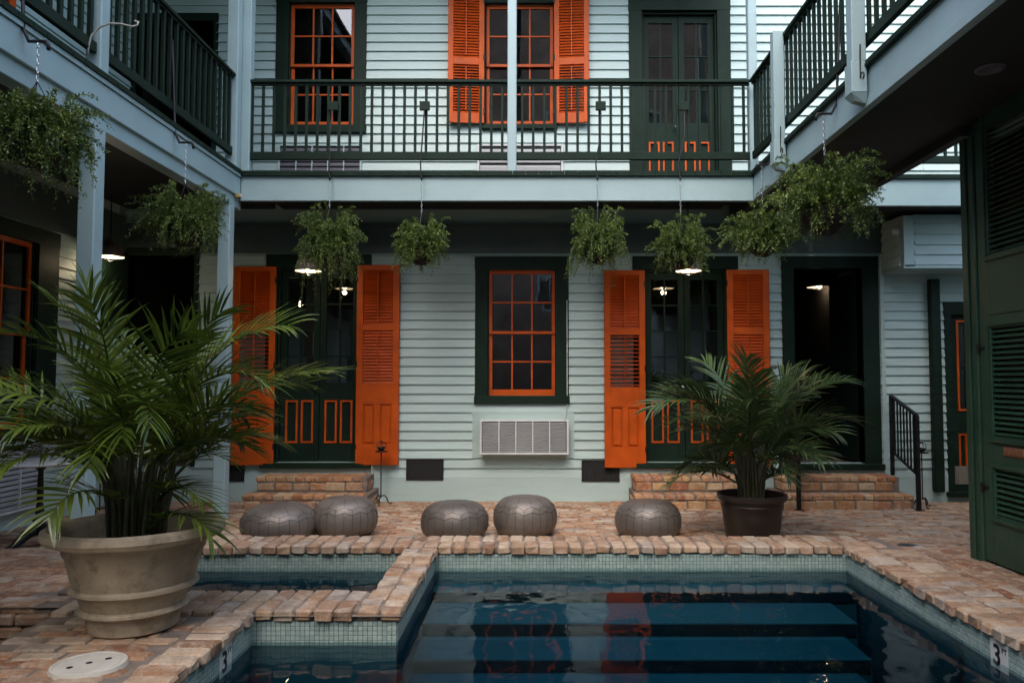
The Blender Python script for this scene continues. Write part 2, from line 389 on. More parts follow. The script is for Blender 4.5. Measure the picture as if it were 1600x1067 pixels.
# ================================================================== SETTING: ground, paving, pool
YF, YB = 6.12, 6.56                           # far coping: pool edge and back edge
XR, XR2 = 2.43, 2.87                          # right coping
XD0, XD1 = -1.02, -0.76                       # divider between spa and pool
YN0, YN1 = 4.43, 4.88                         # spa near wall coping
XL, XL2 = -1.587, -1.807                      # pool's left edge, back of its coping
XS = -2.75                                    # spa's left edge
ZC = 0.17; ZW = -0.01                         # coping top, water level
PIT = (-3.9, -2.74, 3.80, 4.60)
g = MB(); g.add([(-60, -60, -1.4), (60, -60, -1.4), (60, 60, -1.4), (-60, 60, -1.4)], [(0, 1, 2, 3)])
tag(g.build('ground', 'ground_earth'), 'bare dark earth under the courtyard', None, None, 'structure')
paving = MB()
holes = [(XL - 0.02, XR + 0.02, 0.6, YN0), (XD1, XR + 0.02, YN0, YF + 0.02), (XS, XD0, YN1, YF + 0.02), PIT]
def sheet(mb, x0, x1, y0, y1, off=-0.010):
    ys = sorted({y0, y1} | {y for y in (6.0, 6.7, 9.4) if y0 < y < y1})
    for a, b in zip(ys, ys[1:]):
        mb.add([(x0, a, gz(a) + off), (x1, a, gz(a) + off), (x1, b, gz(b) + off), (x0, b, gz(b) + off)], [(0, 1, 2, 3)])
ys = sorted({-7.0, 9.5} | {h[2] for h in holes} | {h[3] for h in holes})
for a, b in zip(ys, ys[1:]):
    for x, y in cut(-5.1, 6.2, [(h[0], h[1]) for h in holes if h[2] < b - 1e-4 and h[3] > a + 1e-4]): sheet(paving, x, y, a, b)
paving_o = tag(paving.build('paving', 'mortar'), 'worn brick paving of the courtyard', None, None, 'structure')
# brick shapes: worn, slightly uneven
rng = random.Random(11)
def brick_meshes(mat, l, w, h, n, seed, jit=0.0055, c=0.009):
    out = []; r = random.Random(seed)
    for _ in range(n):
        mb = MB(); mb.cbox(W, -l / 2, l / 2, -w / 2, w / 2, -h, 0, c * r.uniform(0.7, 1.5))
        jj = {}
        for v in mb.v:
            key = (v.x > 0, v.y > 0, v.z > -h / 2)
            if key not in jj: jj[key] = Vector((r.uniform(-jit, jit), r.uniform(-jit, jit), r.uniform(-jit, jit) * 0.6))
            v += jj[key] + Vector((r.uniform(-1, 1), r.uniform(-1, 1), r.uniform(-1, 1))) * jit * 0.35
        out.append(mk(mb, 'brick', mat))
    return out
class BrickField:                             # nearest bricks as parts, the rest joined
    def __init__(s, parent, mat, l, w, h, seed, name='bricks'):
        s.ms = brick_meshes(mat, l, w, h, 8, seed); s.parent = parent; s.mat = mat; s.rest = MB(); s.n = 0; s.name = name
        s.r = random.Random(seed); s.l, s.w, s.h = l, w, h; s.cand = []
    def put(s, x, y, z, rz=0.0, slope=0.0, sl=1.0, sw=1.0):
        s.cand.append((x, y, z, rz, slope, sl, sw))
    def flush(s, score, limit=298):
        s.cand.sort(key=lambda c: -score(c[0], c[1]))
        r = s.r
        for i, (x, y, z, rz, slope, sl, sw) in enumerate(s.cand):
            z += r.uniform(-0.005, 0.003); rz += r.uniform(-0.012, 0.012)
            tx = slope + r.uniform(-0.012, 0.012); ty = r.uniform(-0.010, 0.010)
            m = r.choice(s.ms)
            if i < limit and score(x, y) > 0:
                inst(m, 'brick', s.parent, (x, y, z), (tx, ty, rz), (sl, sw, 1))
            else:
                M = Matrix.Translation((x, y, z)) @ Matrix.Rotation(tx, 4, 'X') @ Matrix.Rotation(ty, 4, 'Y') @ Matrix.Rotation(rz, 4, 'Z') @ Matrix.Diagonal((sl, sw, 1, 1))
                s.rest.add([M @ v.co for v in m.vertices], [tuple(p.vertices) for p in m.polygons], False, r.random())
        if s.rest.v: tag(s.rest.build(s.name, s.mat, s.parent, attr=True), kind='stuff')
def in_view(x, y, z=0.1):
    if y < 0.5: return False
    yc = y * ct + (z - CAMH) * st; zc = (z - CAMH) * ct - y * st
    px = CX + F * x / yc; py = CY - F * zc / yc
    return -30 < px < 1630 and py < 1090
pv = BrickField(paving_o, 'brick_paving', 0.205, 0.098, 0.055, 5, 'paving_bricks')
def blocked(x, y, ex, ey):
    if y > 9.47 or x < -5.05: return True
    for (a, b, c, d) in ((XL2 - 0.0, XR2 + 0.0, 0.0, YN0 + 0.1), (XS - 0.22, XR2, YN1, YB), (XS, XR2, YN0, YN1), PIT):
        if a - ex < x < b + ex and c - ey < y < d + ey: return True
    return False
def run_x(x0, x1, y0, y1, row=0.108, pitch=0.216):
    k = 0; y = y0 + row / 2
    while y < y1:
        x = x0 + (pitch / 2 if k % 2 else 0) + rng.uniform(-0.03, 0.03)
        while x < x1:
            if not blocked(x, y, 0.085, 0.04): pv.put(x, y, gz(y), 0, -0.022 if 6.7 < y < 9.4 else (-0.128 if 6.0 < y < 6.7 else 0))
            x += pitch + rng.uniform(-0.006, 0.010)
        y += row; k += 1
def run_y(x0, x1, y0, y1, row=0.108, pitch=0.216):
    k = 0; x = x0 + row / 2
    while x < x1:
        y = y0 + (pitch / 2 if k % 2 else 0)
        while y < y1:
            if not blocked(x, y, 0.03, 0.08): pv.put(x, y, gz(y), math.pi / 2, -0.022 if 6.7 < y < 9.4 else (-0.128 if 6.0 < y < 6.7 else 0))
            y += pitch + rng.uniform(-0.004, 0.008)
        x += row; k += 1
run_x(-5.1, 2.75, 6.57, 9.45)
run_x(2.75 + 0.12, 6.1, 6.45, 9.45)
run_y(2.885, 3.42, 1.6, 6.42)
run_x(3.4, 6.1, 5.9, 6.45)
run_x(-5.0, -1.80, 1.8, 6.57)
def paving_score(x, y):
    return (10.0 / max(y, 0.5) ** 2 if in_view(x, y) else 0)
pv.flush(paving_score)
# ---- pool shell
pool = MB()
def pool_wall(mb, x0, y0, x1, y1, nx, ny, zb, t=0.12):    # wall slab set back under the coping
    xa, xb = sorted((x0, x0 + nx * -t if nx else x1)); ya, yb = sorted((y0, y0 + ny * -t if ny else y1))
    mb.box(W, xa, xb, ya, yb, zb, ZC - 0.062)
IN = 0.03
pool_wall(pool, XR + IN, 0.6, XR + IN, YF + IN, -1, 0, -1.1)
pool_wall(pool, XD1 - IN, YF + IN, XR + IN + 0.12, YF + IN, 0, -1, -1.1)
pool.box(W, XD0 + IN, XD1 - IN, YN0 + IN, YF + IN, -1.1, ZC - 0.062)          # divider core
pool.box(W, XS - IN, XD0 + IN, YN0 + IN, YN1 - IN, -1.1, ZC - 0.062)          # spa near wall core
pool_wall(pool, XL - IN, 0.6, XL - IN, YN0 + IN, 1, 0, -1.1)
pool_wall(pool, XL - IN - 0.12, 0.6, XR + IN + 0.12, 0.6, 0, 1, -1.1)
pool_wall(pool, XS - IN, YN1 - IN, XS - IN, YF + IN + 0.12, 1, 0, -1.1)
pool_wall(pool, XS - IN, YF + IN, XD0 + IN, YF + IN, 0, -1, -1.1)
pool.box(W, XL - 0.2, XR + 0.2, 0.4, YF + 0.2, -1.25, -1.1)
pool.box(W, XS - 0.2, XD0 + 0.1, YN0 + 0.1, YF + 0.2, -1.25, -0.75)
pool_o = tag(pool.build('pool', 'plaster'), 'blue plastered swimming pool and spa basin', None, None, 'structure')
y = YF + IN
for i, (y0, zt, rh) in enumerate(((5.90, -0.12, 0.08), (5.40, -0.20, 0.085), (4.95, -0.285, 0.08), (4.50, -0.365, 0.09), (4.05, -0.455, 0.10))):
    xr = XR - (0.0 if i == 0 else 0.10 * i + 0.1)
    xl = XD1 - IN + (0.012 if y0 >= YN0 else 0.08)
    stp = MB(); stp.box(W, xl, xr, y0, y - 0.001, -1.11, zt)
    so = stp.build('step', 'plaster', pool_o)
    r = MB(); r.box(W, xl + 0.01, xr - 0.01, y0 - 0.012, y0 - 0.0005, zt - rh + 0.004, zt - 0.004)  # near-black strip on the front of each step
    r.build('riser_dark', 'riser_dark', pool_o)
    y = y0
# mosaic band
tiles = MB(); tp = 0.0275
def tile_strip(fr, s0, s1, zt=ZC - 0.064, rows=5):
    n = int((s1 - s0) / tp)
    p = (s1 - s0) / n
    for i in range(n):
        for j in range(rows):
            a, b = s0 + i * p + 0.0011, s0 + (i + 1) * p - 0.0011; t, u = zt - j * tp - 0.0011, zt - (j + 1) * tp + 0.0011
            q = [fr.pt(a, 0.001, u), fr.pt(b, 0.001, u), fr.pt(b, 0.001, t), fr.pt(a, 0.001, t)]
            c = 0.0022; q += [fr.pt(a + c, 0.004, u + c), fr.pt(b - c, 0.004, u + c), fr.pt(b - c, 0.004, t - c), fr.pt(a + c, 0.004, t - c)]
            tiles.add(q, [(4, 5, 6, 7), (0, 1, 5, 4), (1, 2, 6, 5), (2, 3, 7, 6), (3, 0, 4, 7)], not fr.flip, rng.random())
tile_strip(Fr((0, YF + IN, 0), (1, 0, 0), (0, -1, 0)), XD1 - IN, XR + IN)
tile_strip(Fr((0, YF + IN, 0), (1, 0, 0), (0, -1, 0)), XS - IN, XD0 + IN)
tile_strip(Fr((XR + IN, 0, 0), (0, 1, 0), (-1, 0, 0)), 2.2, YF + IN)
tile_strip(Fr((XD1 - IN, 0, 0), (0, 1, 0), (1, 0, 0)), YN0 + IN, YF + IN)
tile_strip(Fr((XD0 + IN, 0, 0), (0, 1, 0), (-1, 0, 0)), YN1 - IN, YF + IN)
tile_strip(Fr((0, YN0 + IN, 0), (1, 0, 0), (0, -1, 0)), XL - IN, XD1 - IN)
tile_strip(Fr((XL - IN, 0, 0), (0, 1, 0), (1, 0, 0)), 2.2, YN0 + IN)
tag(tiles.build('mosaic_tiles', 'tile', pool_o, attr=True), kind='stuff')
# coping bricks
cb = BrickField(pool_o, 'brick_coping', 0.208, 0.103, 0.062, 21, 'coping_bricks')
def cope_x(x0, x1, y0, y1, rows, pitch=0.113):
    d = (y1 - y0) / rows
    for k in range(rows):
        x = x0 + pitch / 2 + rng.uniform(0, 0.02)
        while x < x1 - pitch * 0.4:
            sw = rng.uniform(0.9, 1.04)
            cb.put(x, y0 + d * (k + 0.5) + rng.uniform(-0.010, 0.010), ZC, math.pi / 2, 0, (d - 0.008) / 0.208, sw); x += pitch * rng.uniform(0.97, 1.06)
def cope_y(y0, y1, x0, x1, rows, pitch=0.113):
    d = (x1 - x0) / rows
    for k in range(rows):
        y = y0 + pitch / 2 + rng.uniform(0, 0.02)
        while y < y1 - pitch * 0.4:
            sw = rng.uniform(0.9, 1.04)
            cb.put(x0 + d * (k + 0.5) + rng.uniform(-0.010, 0.010), y, ZC, 0, 0, (d - 0.008) / 0.208, sw); y += pitch * rng.uniform(0.97, 1.06)
cope_x(XS - 0.22, XR2, YF, YB, 2)
cope_y(1.4, YF, XR, XR2, 2)
cope_y(YN0, YF, XD0, XD1, 2)
cope_x(XS, XD0, YN0, YN1, 2)
cope_y(1.4, YN0, XL2, XL, 1)
cope_y(YN1, YF, XS - 0.22, XS, 1)
cb.flush(paving_score)
bed = MB()
for (x0, x1, y0, y1) in ((XS - 0.22, XR2, YF + 0.035, YB), (XR + 0.035, XR2, 1.4, YF + 0.034), (XD0 + 0.035, XD1 - 0.035, YN0 + 0.035, YF + 0.034), (XS, XD0 + 0.034, YN0 + 0.036, YN1 - 0.035), (XL2, XL - 0.035, 1.4, YN0 + 0.034), (XS - 0.22, XS - 0.035, YN1 - 0.034, YF + 0.034)):
    bed.box(W, x0 + 0.004, x1 - 0.002, y0, y1 - 0.001, -0.05, ZC - 0.010)
bed.build('coping_mortar', 'mortar', pool_o)
# water
wat = MB(); wat.box(W, XL - 0.06, XR + 0.06, 0.55, YN0 + 0.06, -1.18, ZW)
wat2 = MB(); wat2.box(W, XD1 - 0.06, XR + 0.06, YN0 + 0.062, YF + 0.06, -1.18, ZW)
tag(wat.build('pool_water', 'water'), 'still dark blue water in the swimming pool', None, None, 'structure')
tag(wat2.build('pool_water', 'water'), 'still dark blue water over the pool steps', None, None, 'structure')
wat3 = MB(); wat3.box(W, XS - 0.06, XD0 + 0.06, YN1 - 0.06, YF + 0.06, -0.9, ZW)
tag(wat3.build('spa_water', 'water'), 'still dark water in the small raised spa', None, None, 'structure')
# sunken pit beside the stone pot
pit = MB(); x0, x1, y0, y1 = PIT
pit.box(W, x0 - 0.1, x1 + 0.1, y0 - 0.1, y1 + 0.1, -0.62, -0.5)
pit.box(W, x0 - 0.1, x1 + 0.1, y1 + 0.02, y1 + 0.1, -0.5, 0.125); pit.box(W, x0 - 0.1, x1 + 0.1, y0 - 0.1, y0 - 0.02, -0.5, 0.125)
pit.box(W, x0 - 0.1, x0 - 0.02, y0 - 0.02, y1 + 0.02, -0.5, 0.125); pit.box(W, x1 + 0.02, x1 + 0.1, y0 - 0.02, y1 + 0.02, -0.5, 0.125)
pit_o = tag(pit.build('pit', 'mortar'), 'sunken brick-lined pit in the paving', None, None, 'structure')
pb = brick_meshes('brick_paving', 0.20, 0.10, 0.065, 4, 77)
for j in range(5):
    zz = 0.10 - 0.075 * j; o = 0.05 if j % 2 else 0
    for k in range(6): inst(rng.choice(pb), 'brick', pit_o, (x0 + 0.1 + 0.21 * k + o, y1 + 0.03, zz), (0, 0, rng.uniform(-0.02, 0.02)))
    for k in range(4): inst(rng.choice(pb), 'brick', pit_o, (x0 - 0.03, y0 + 0.06 + 0.21 * k + o, zz), (0, 0, math.pi / 2))

# ================================================================== HOUSES
def make_window(root, fr, s0, s1, z0, z1, cas=(0.155, 0.16, 0.10), cols=3, curtain=None, head=True):
    """green casing (part) with orange sashes, sill and one pane per light (sub-parts)"""
    cs, ch, cb_ = cas
    c = MB()
    c.box(fr, s0 - cs, s0, -0.02, 0.034, z0, z1); c.box(fr, s1, s1 + cs, -0.02, 0.034, z0, z1)
    c.box(fr, s0 - cs - 0.006, s1 + cs + 0.006, -0.02, 0.038, z1, z1 + ch)
    c.box(fr, s0 - 0.001, s0 + 0.014, -0.14, -0.021, z0, z1); c.box(fr, s1 - 0.014, s1 + 0.001, -0.14, -0.021, z0, z1)
    w = c.build('window', 'trim_green', root)
    sl = MB(); sl.cbox(fr, s0 - cs - 0.008, s1 + cs + 0.008, -0.05, 0.06, z0 - cb_, z0, 0.004); sl.build('sill', 'trim_green', w)
    zm = (z0 + z1) / 2; st_ = 0.042; mt = 0.019
    for (a, b, d) in ((zm - 0.015, z1, -0.035), (z0, zm + 0.02, -0.068)):
        bot = 0.075 if a == z0 else 0.034; top = 0.045 if b == z1 else 0.034
        sh = MB()
        sh.cbox(fr, s0 + 0.012, s0 + 0.012 + st_, d - 0.03, d, a, b, 0.003); sh.cbox(fr, s1 - 0.012 - st_, s1 - 0.012, d - 0.03, d, a, b, 0.003)
        i0, i1 = s0 + 0.012 + st_, s1 - 0.012 - st_
        sh.box(fr, i0, i1, d - 0.03, d - 0.001, a, a + bot); sh.box(fr, i0, i1, d - 0.03, d - 0.001, b - top, b)
        gz0, gz1 = a + bot, b - top; zh = (gz0 + gz1) / 2
        pw = (i1 - i0) / cols
        for k in range(1, cols): sh.box(fr, i0 + pw * k - mt / 2, i0 + pw * k + mt / 2, d - 0.028, d - 0.002, gz0, gz1)
        sh.box(fr, i0, i1, d - 0.027, d - 0.003, zh - mt / 2, zh + mt / 2)
        sh.build('sash', 'orange', w)
        for k in range(cols):
            for (u, v) in ((gz0, zh), (zh, gz1)):
                p = MB(); tl = rng.uniform(-0.0012, 0.0012)
                q0, q1 = i0 + pw * k + 0.004, i0 + pw * (k + 1) - 0.004
                p.add([fr.pt(q0, d - 0.018 + tl, u + .004), fr.pt(q1, d - 0.018 - tl, u + .004), fr.pt(q1, d - 0.018 - tl * .5, v - .004), fr.pt(q0, d - 0.018 + tl * .7, v - .004)], [(0, 1, 2, 3)], not fr.flip)
                p.build('pane', 'glass', w)
    if curtain:
        cu = MB(); n = 60
        pts = []
        for i in range(n + 1):
            s = s0 + (s1 - s0) * curtain * i / n; pts.append((s, -0.22 + 0.035 * math.sin(i * 1.1) + 0.01 * math.sin(i * 2.7)))
        for (a, b) in zip(pts, pts[1:]):
            cu.add([fr.pt(a[0], a[1], z0 - .05), fr.pt(b[0], b[1], z0 - .05), fr.pt(b[0], b[1], z1 + .05), fr.pt(a[0], a[1], z1 + .05)], [(0, 1, 2, 3)])
        cu.build('curtain', 'curtain', w, smooth=True)
    return w
SLAT = {}
def make_shutter(root, fr, s0, s1, z0, z1, zones, open_zone=None, hinge=0, d=0.045, swing=0.0):
    """orange louvred shutter; zones = (zlow, zhigh, kind) fractions from the bottom"""
    w = s1 - s0; h = z1 - z0; sw = 0.075 * (w / 0.5); T = 0.036
    # local frame allows a slight swing off the wall
    base = fr.pt(s0 if hinge == 0 else s1, d, 0); an = swing if hinge == 0 else -swing
    N2 = fr.N * math.cos(an) - fr.S * math.sin(an); S2 = fr.S * math.cos(an) + fr.N * math.sin(an)
    f2 = Fr(base - S2 * (0 if hinge == 0 else w), S2, N2)
    m = MB(); m.cbox(f2, 0, sw, 0, T, z0, z1, 0.004); m.cbox(f2, w - sw, w, 0, T, z0, z1, 0.004)
    edges = [z0]
    for (a, b, k) in zones: edges += [z0 + a * h, z0 + b * h]
    edges.append(z1)
    for a, b in zip(edges[::2], edges[1::2]): m.box(f2, sw - .001, w - sw + .001, 0.002, T - 0.002, a, b)
    for (a, b, k) in zones:
        if k == 'panel':
            za, zb = z0 + a * h, z0 + b * h; mid = w / 2
            m.box(f2, mid - 0.026, mid + 0.026, 0.002, T - 0.003, za, zb)
            m.box(f2, sw, w - sw, 0.006, 0.014, za, zb)
            for (u, v) in ((sw, mid - 0.026), (mid + 0.026, w - sw)):
                m.cbox(f2, u + 0.022, v - 0.022, 0.012, 0.030, za + 0.022, zb - 0.022, 0.012)
                m.frame(f2, u, v, za, zb, 0.009, 0.014, 0.032)
    o = m.build('shutter', 'orange', root)
    for fz_ in (0.09, 0.5, 0.93):
        hm = MB(); sh_ = 0.0 if hinge == 0 else w
        hm.cbox(f2, sh_ - 0.012, sh_ + 0.012, -0.004, T + 0.006, z0 + fz_ * h - 0.035, z0 + fz_ * h + 0.035, 0.003); hm.build('hinge', 'iron', o)
    for (a, b, k) in zones:
        if k == 'panel': continue
        za, zb = z0 + a * h, z0 + b * h; pitch = 0.036 if k != 'open' else 0.046; n = int((zb - za) / pitch); p = (zb - za) / n
        key = (round(w - 2 * sw, 3), k)
        if key not in SLAT:
            L = w - 2 * sw; sm = MB(); sm.cbox(W, -L / 2, L / 2, -0.022, 0.022, -0.0035, 0.0035, 0.002); SLAT[key] = mk(sm, 'slat', 'orange_slat')
        tilt = {'shut': rad(62), 'half': rad(45), 'open': rad(12)}[k]
        ang = math.atan2(S2.y, S2.x)
        for i in range(n):
            c = f2.pt(w / 2, T * 0.45, za + p * (i + 0.5))
            inst(SLAT[key], 'slat', o, c, (tilt if not f2.flip else tilt, 0, ang))
        r = MB(); r.box(f2, w / 2 - 0.006, w / 2 + 0.006, T - 0.004, T + 0.010, za + 0.03, zb - 0.03); r.build('tilt_rod', 'orange', o)
    return o
def make_door(root, fr, s0, s1, z0, z1, zg, rows, zp, cas=(0.14, 0.16), d=-0.07, trim=True, knob=True):
    """pair of glazed leaves: casing part, then each leaf with panes, panels and trims"""
    c = MB(); cs, ch = cas
    c.box(fr, s0 - cs, s0, -0.02, 0.034, z0, z1); c.box(fr, s1, s1 + cs, -0.02, 0.034, z0, z1)
    c.box(fr, s0 - cs - 0.004, s1 + cs + 0.004, -0.02, 0.038, z1, z1 + ch)
    c.box(fr, s0 - 0.002, s0 + 0.022, -0.14, -0.021, z0, z1); c.box(fr, s1 - 0.022, s1 + 0.002, -0.14, -0.021, z0, z1); c.box(fr, s0 + .022, s1 - .022, -0.14, -0.021, z1 - 0.03, z1)
    fo = c.build('door_frame', 'trim_green', root)
    t = MB(); t.cbox(fr, s0 - cs - 0.03, s1 + cs + 0.03, -0.15, 0.085, z0 - 0.065, z0 - 0.002, 0.006); t.build('threshold', 'trim_green', fo)
    mid = (s0 + s1) / 2
    for li, (a, b) in enumerate(((s0 + 0.024, mid - 0.003), (mid + 0.003, s1 - 0.024))):
        m = MB(); sw = 0.075; T = 0.042; top = z1 - 0.032
        m.cbox(fr, a, a + sw, d - T, d, z0, top, 0.003); m.cbox(fr, b - sw, b, d - T, d, z0, top, 0.003)
        m.box(fr, a + sw, b - sw, d - T, d - 0.001, top - 0.09, top)
        m.box(fr, a + sw, b - sw, d - T, d - 0.001, zp[1] + 0.02, zg)
        m.box(fr, a + sw, b - sw, d - T, d - 0.001, z0, zp[0] - 0.02)
        pmid = (a + b) / 2
        m.box(fr, pmid - 0.028, pmid + 0.028, d - T, d - 0.001, zp[0] - 0.02, zp[1] + 0.02)
        m.box(fr, a + sw, b - sw, d - T + 0.004, d - 0.018, zp[0] - 0.02, zp[1] + 0.02)
        gt = top - 0.09; rh = (gt - zg) / rows
        m.box(fr, pmid - 0.009, pmid + 0.009, d - 0.035, d - 0.006, zg, gt)
        for k in range(1, rows): m.box(fr, a + sw, b - sw, d - 0.034, d - 0.008, zg + rh * k - 0.009, zg + rh * k + 0.009)
        lo = m.build('door', 'trim_green', root)
        for k in range(rows):
            for (u, v) in ((a + sw, pmid), (pmid, b - sw)):
                p = MB(); tl = rng.uniform(-0.001, 0.001)
                p.add([fr.pt(u, d - 0.022 + tl, zg + rh * k), fr.pt(v, d - 0.022 - tl, zg + rh * k), fr.pt(v, d - 0.022, zg + rh * (k + 1)), fr.pt(u, d - 0.022 + tl, zg + rh * (k + 1))], [(0, 1, 2, 3)], not fr.flip)
                p.build('pane', 'glass', lo)
        if trim:
            for (u, v) in ((a + sw, pmid - 0.028), (pmid + 0.028, b - sw)):
                q = MB(); q.frame(fr, u - 0.008, v + 0.008, zp[0] - 0.02, zp[1] + 0.02, 0.022, d - 0.017, d + 0.008); q.build('panel_trim', 'orange', lo)
        if knob and li == 0:
            kb = MB(); c0 = fr.pt(b - 0.035, d, zg - 0.06); ax = fr.N
            kb.tube([c0, c0 + ax * 0.03], 0.009, 8); kb.tube([c0 + ax * 0.03, c0 + ax * 0.038, c0 + ax * 0.058, c0 + ax * 0.065], [0.012, 0.025, 0.025, 0.012], 10)
            kb.build('knob', 'chrome', lo, smooth=True)

# ---- back house -----------------------------------------------------
ZU = FP(0, 268, 9.5)[1]                       # unused guide
hb = thing('house', 'two-storey pale blue clapboard house with orange shutters behind the pool', 'house', (0, 9.5, 0))
dA = RC(433, 561, 418, 722); dB = RC(1007, 1136, 421, 722)
wC = RC(762, 869, 422, 618)
oC = RC(1241, 1348, 420, 724)
uL = RC(451, 554, 6, 197); uC = RC(758, 866, 7, 196)
uR = list(RC(1003, 1121, 18, 270)); uR[2] = 3.72
dL = (-5.06, -4.23, 0.42, 3.02); dLu = (-5.02, -4.05, 3.72, 6.0)
dR = RC(1487, 1590, 492, 775)
ops = [dA, dB, wC, oC, uL, uC, tuple(uR), dL, dLu, dR]
wb = MB(); wall_boxes(wb, BACK, -5.25, 6.35, -0.1, 7.4, -0.15, 0, ops)
wall = wb.build('wall', 'siding', hb)
def grow(r, l, rr, b, t): return (r[0] - l, r[1] + rr, r[2] - b, r[3] + t)
cops = [grow(dA, 0.14, 0.14, 0.07, 0.16), grow(dB, 0.14, 0.14, 0.07, 0.16), grow(wC, 0.155, 0.155, 0.1, 0.16), grow(oC, 0.14, 0.2, 0.07, 0.14),
        grow(uL, 0.155, 0.155, 0.06, 0.3), grow(uC, 0.03, 0.03, 0.06, 0.3), grow(tuple(uR), 0.16, 0.16, 0.0, 0.3), grow(dL, 0.03, 0.03, 0, 0.05), grow(dLu, 0.03, 0.03, 0, 0.05), grow(dR, 0.08, 0.16, 0.0, 0.16)]
Zs0 = FP(0, 745, 9.5)[1]; Zfr = FP(0, 396, 9.5)[1]
acb = grow(RC(738, 897, 642, 715), 0, 0, 0, 0)
clapboards(wall, BACK, -5.1, 6.2, Zs0, Zfr - 0.01, cops + [acb])
clapboards(wall, BACK, -5.1, 6.2, 3.74, 7.3, cops, 0.117)
for x, y in cut(-5.1, 6.2, [(dR[0] - 0.08, dR[1] + 0.16)]):
    sk = MB(); sk.cbox(BACK, x, y, 0, 0.03, -0.05, Zs0, 0.004); sk.build('skirting_board', 'siding', hb)
fz = MB(); fz.box(BACK, -5.1, 6.2, 0, 0.026, Zfr, 3.36); fz.box(BACK, -5.1, 6.2, 0.0, 0.05, 3.36, 3.42); fz.build('frieze_board', 'frieze', hb)
# rooms behind the openings
rm = MB()
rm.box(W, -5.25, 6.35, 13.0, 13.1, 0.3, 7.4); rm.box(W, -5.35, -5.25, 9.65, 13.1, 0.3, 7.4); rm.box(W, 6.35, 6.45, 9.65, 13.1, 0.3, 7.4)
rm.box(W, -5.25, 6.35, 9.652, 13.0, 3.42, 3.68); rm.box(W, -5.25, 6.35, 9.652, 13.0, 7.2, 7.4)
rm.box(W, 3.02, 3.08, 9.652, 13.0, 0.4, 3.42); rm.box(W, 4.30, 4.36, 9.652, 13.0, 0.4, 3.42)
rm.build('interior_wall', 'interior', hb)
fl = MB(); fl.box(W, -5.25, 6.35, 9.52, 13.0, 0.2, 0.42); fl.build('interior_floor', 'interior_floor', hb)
tp_ = MB(); tp_.box(W, -5.35, 6.45, 9.35, 13.1, 7.4, 7.55); tp_.build('roof', 'soffit', hb)
zg = FP(0, 598, 9.5)[1]; zp = (FP(0, 690, 9.5)[1], FP(0, 628, 9.5)[1])
make_door(hb, BACK, *dA, zg, 4, zp); make_door(hb, BACK, *dB, zg, 4, zp)
make_window(hb, BACK, *wC)
make_window(hb, BACK, *uL, curtain=0.42); make_window(hb, BACK, *uC, cas=(0.03, 0.16, 0.06))
zgu = FP(0, 190, 9.5)[1]
make_door(hb, BACK, uR[0], uR[1], uR[2], uR[3], zgu, 3, (3.80, FP(0, 222, 9.5)[1]), cas=(0.165, 0.3))
# open passage: casing only
pc = MB(); s0, s1, z0, z1 = oC
pc.box(BACK, s0 - 0.15, s0, -0.15, 0.036, z0 - 0.05, z1); pc.box(BACK, s1, s1 + 0.2, -0.15, 0.036, z0 - 0.05, z1); pc.box(BACK, s0 - 0.152, s1 + 0.202, -0.15, 0.038, z1, z1 + 0.15)
pf = pc.build('door_frame', 'trim_green', hb)
t = MB(); t.cbox(BACK, s0 - 0.17, s1 + 0.22, -0.14, 0.085, z0 - 0.07, z0 - 0.001, 0.006); t.build('threshold', 'trim_green', pf)
od = MB(); od.cbox(Fr((s1 + 0.045, 9.66, 0), (0, 1, 0), (-1, 0, 0)), 0, 0.9, 0, 0.04, z0 + 0.01, z1 - 0.02, 0.004); od.build('door', 'trim_green', hb)
for r_ in (dL, dLu):
    pc = MB(); s0, s1, z0, z1 = r_
    pc.box(BACK, s0 - 0.06, s0, -0.15, 0.03, z0, z1); pc.box(BACK, s1, s1 + 0.06, -0.15, 0.03, z0, z1); pc.box(BACK, s0 - 0.06, s1 + 0.06, -0.15, 0.031, z1, z1 + 0.1)
    pc.build('door_frame', 'trim_green', hb)
make_door(hb, BACK, dR[0], dR[1], 0.12, dR[3], FP(0, 645, 9.5)[1], 2, (FP(0, 733, 9.5)[1], FP(0, 680, 9.5)[1]), cas=(0.08, 0.16), d=-0.03, knob=False)
m = MB(); m.frame(BACK, dR[0] + 0.09, dR[0] + 0.34, FP(0, 642, 9.5)[1], FP(0, 500, 9.5)[1], 0.026, -0.03, -0.018); m.build('glazing_trim', 'orange', hb)
m = MB(); m.cbox(LEFT, 8.82, 9.44, 0.03, 0.07, 0.36, 3.02, 0.004); m.build('corner_shade_leaf', 'trim_green', hb)  # dark green leaf added to stand in for deep shade on the corner siding
# shutters
LZ = [(0.10, 0.305, 'panel'), (0.405, 0.67, 'shut'), (0.70, 0.975, 'shut')]
LO = [(0.10, 0.305, 'panel'), (0.405, 0.67, 'open'), (0.70, 0.975, 'shut')]
make_shutter(hb, BACK, *RC(368, 432, 418, 725), LO, hinge=1, swing=0.05)
make_shutter(hb, BACK, *RC(559, 626, 416, 725), LZ, hinge=0, swing=0.06)
make_shutter(hb, BACK, *RC(943, 1007, 424, 729), LO, hinge=1, swing=0.05)
make_shutter(hb, BACK, *RC(1135, 1200, 423, 729), LZ, hinge=0, swing=0.05)
UZ = [(0.075, 0.44, 'half'), (0.49, 0.97, 'shut')]
make_shutter(hb, BACK, *RC(701, 757, -8, 196), UZ, hinge=1, swing=0.10)
make_shutter(hb, BACK, *RC(866, 920, -8, 196), UZ, hinge=0, swing=0.10)
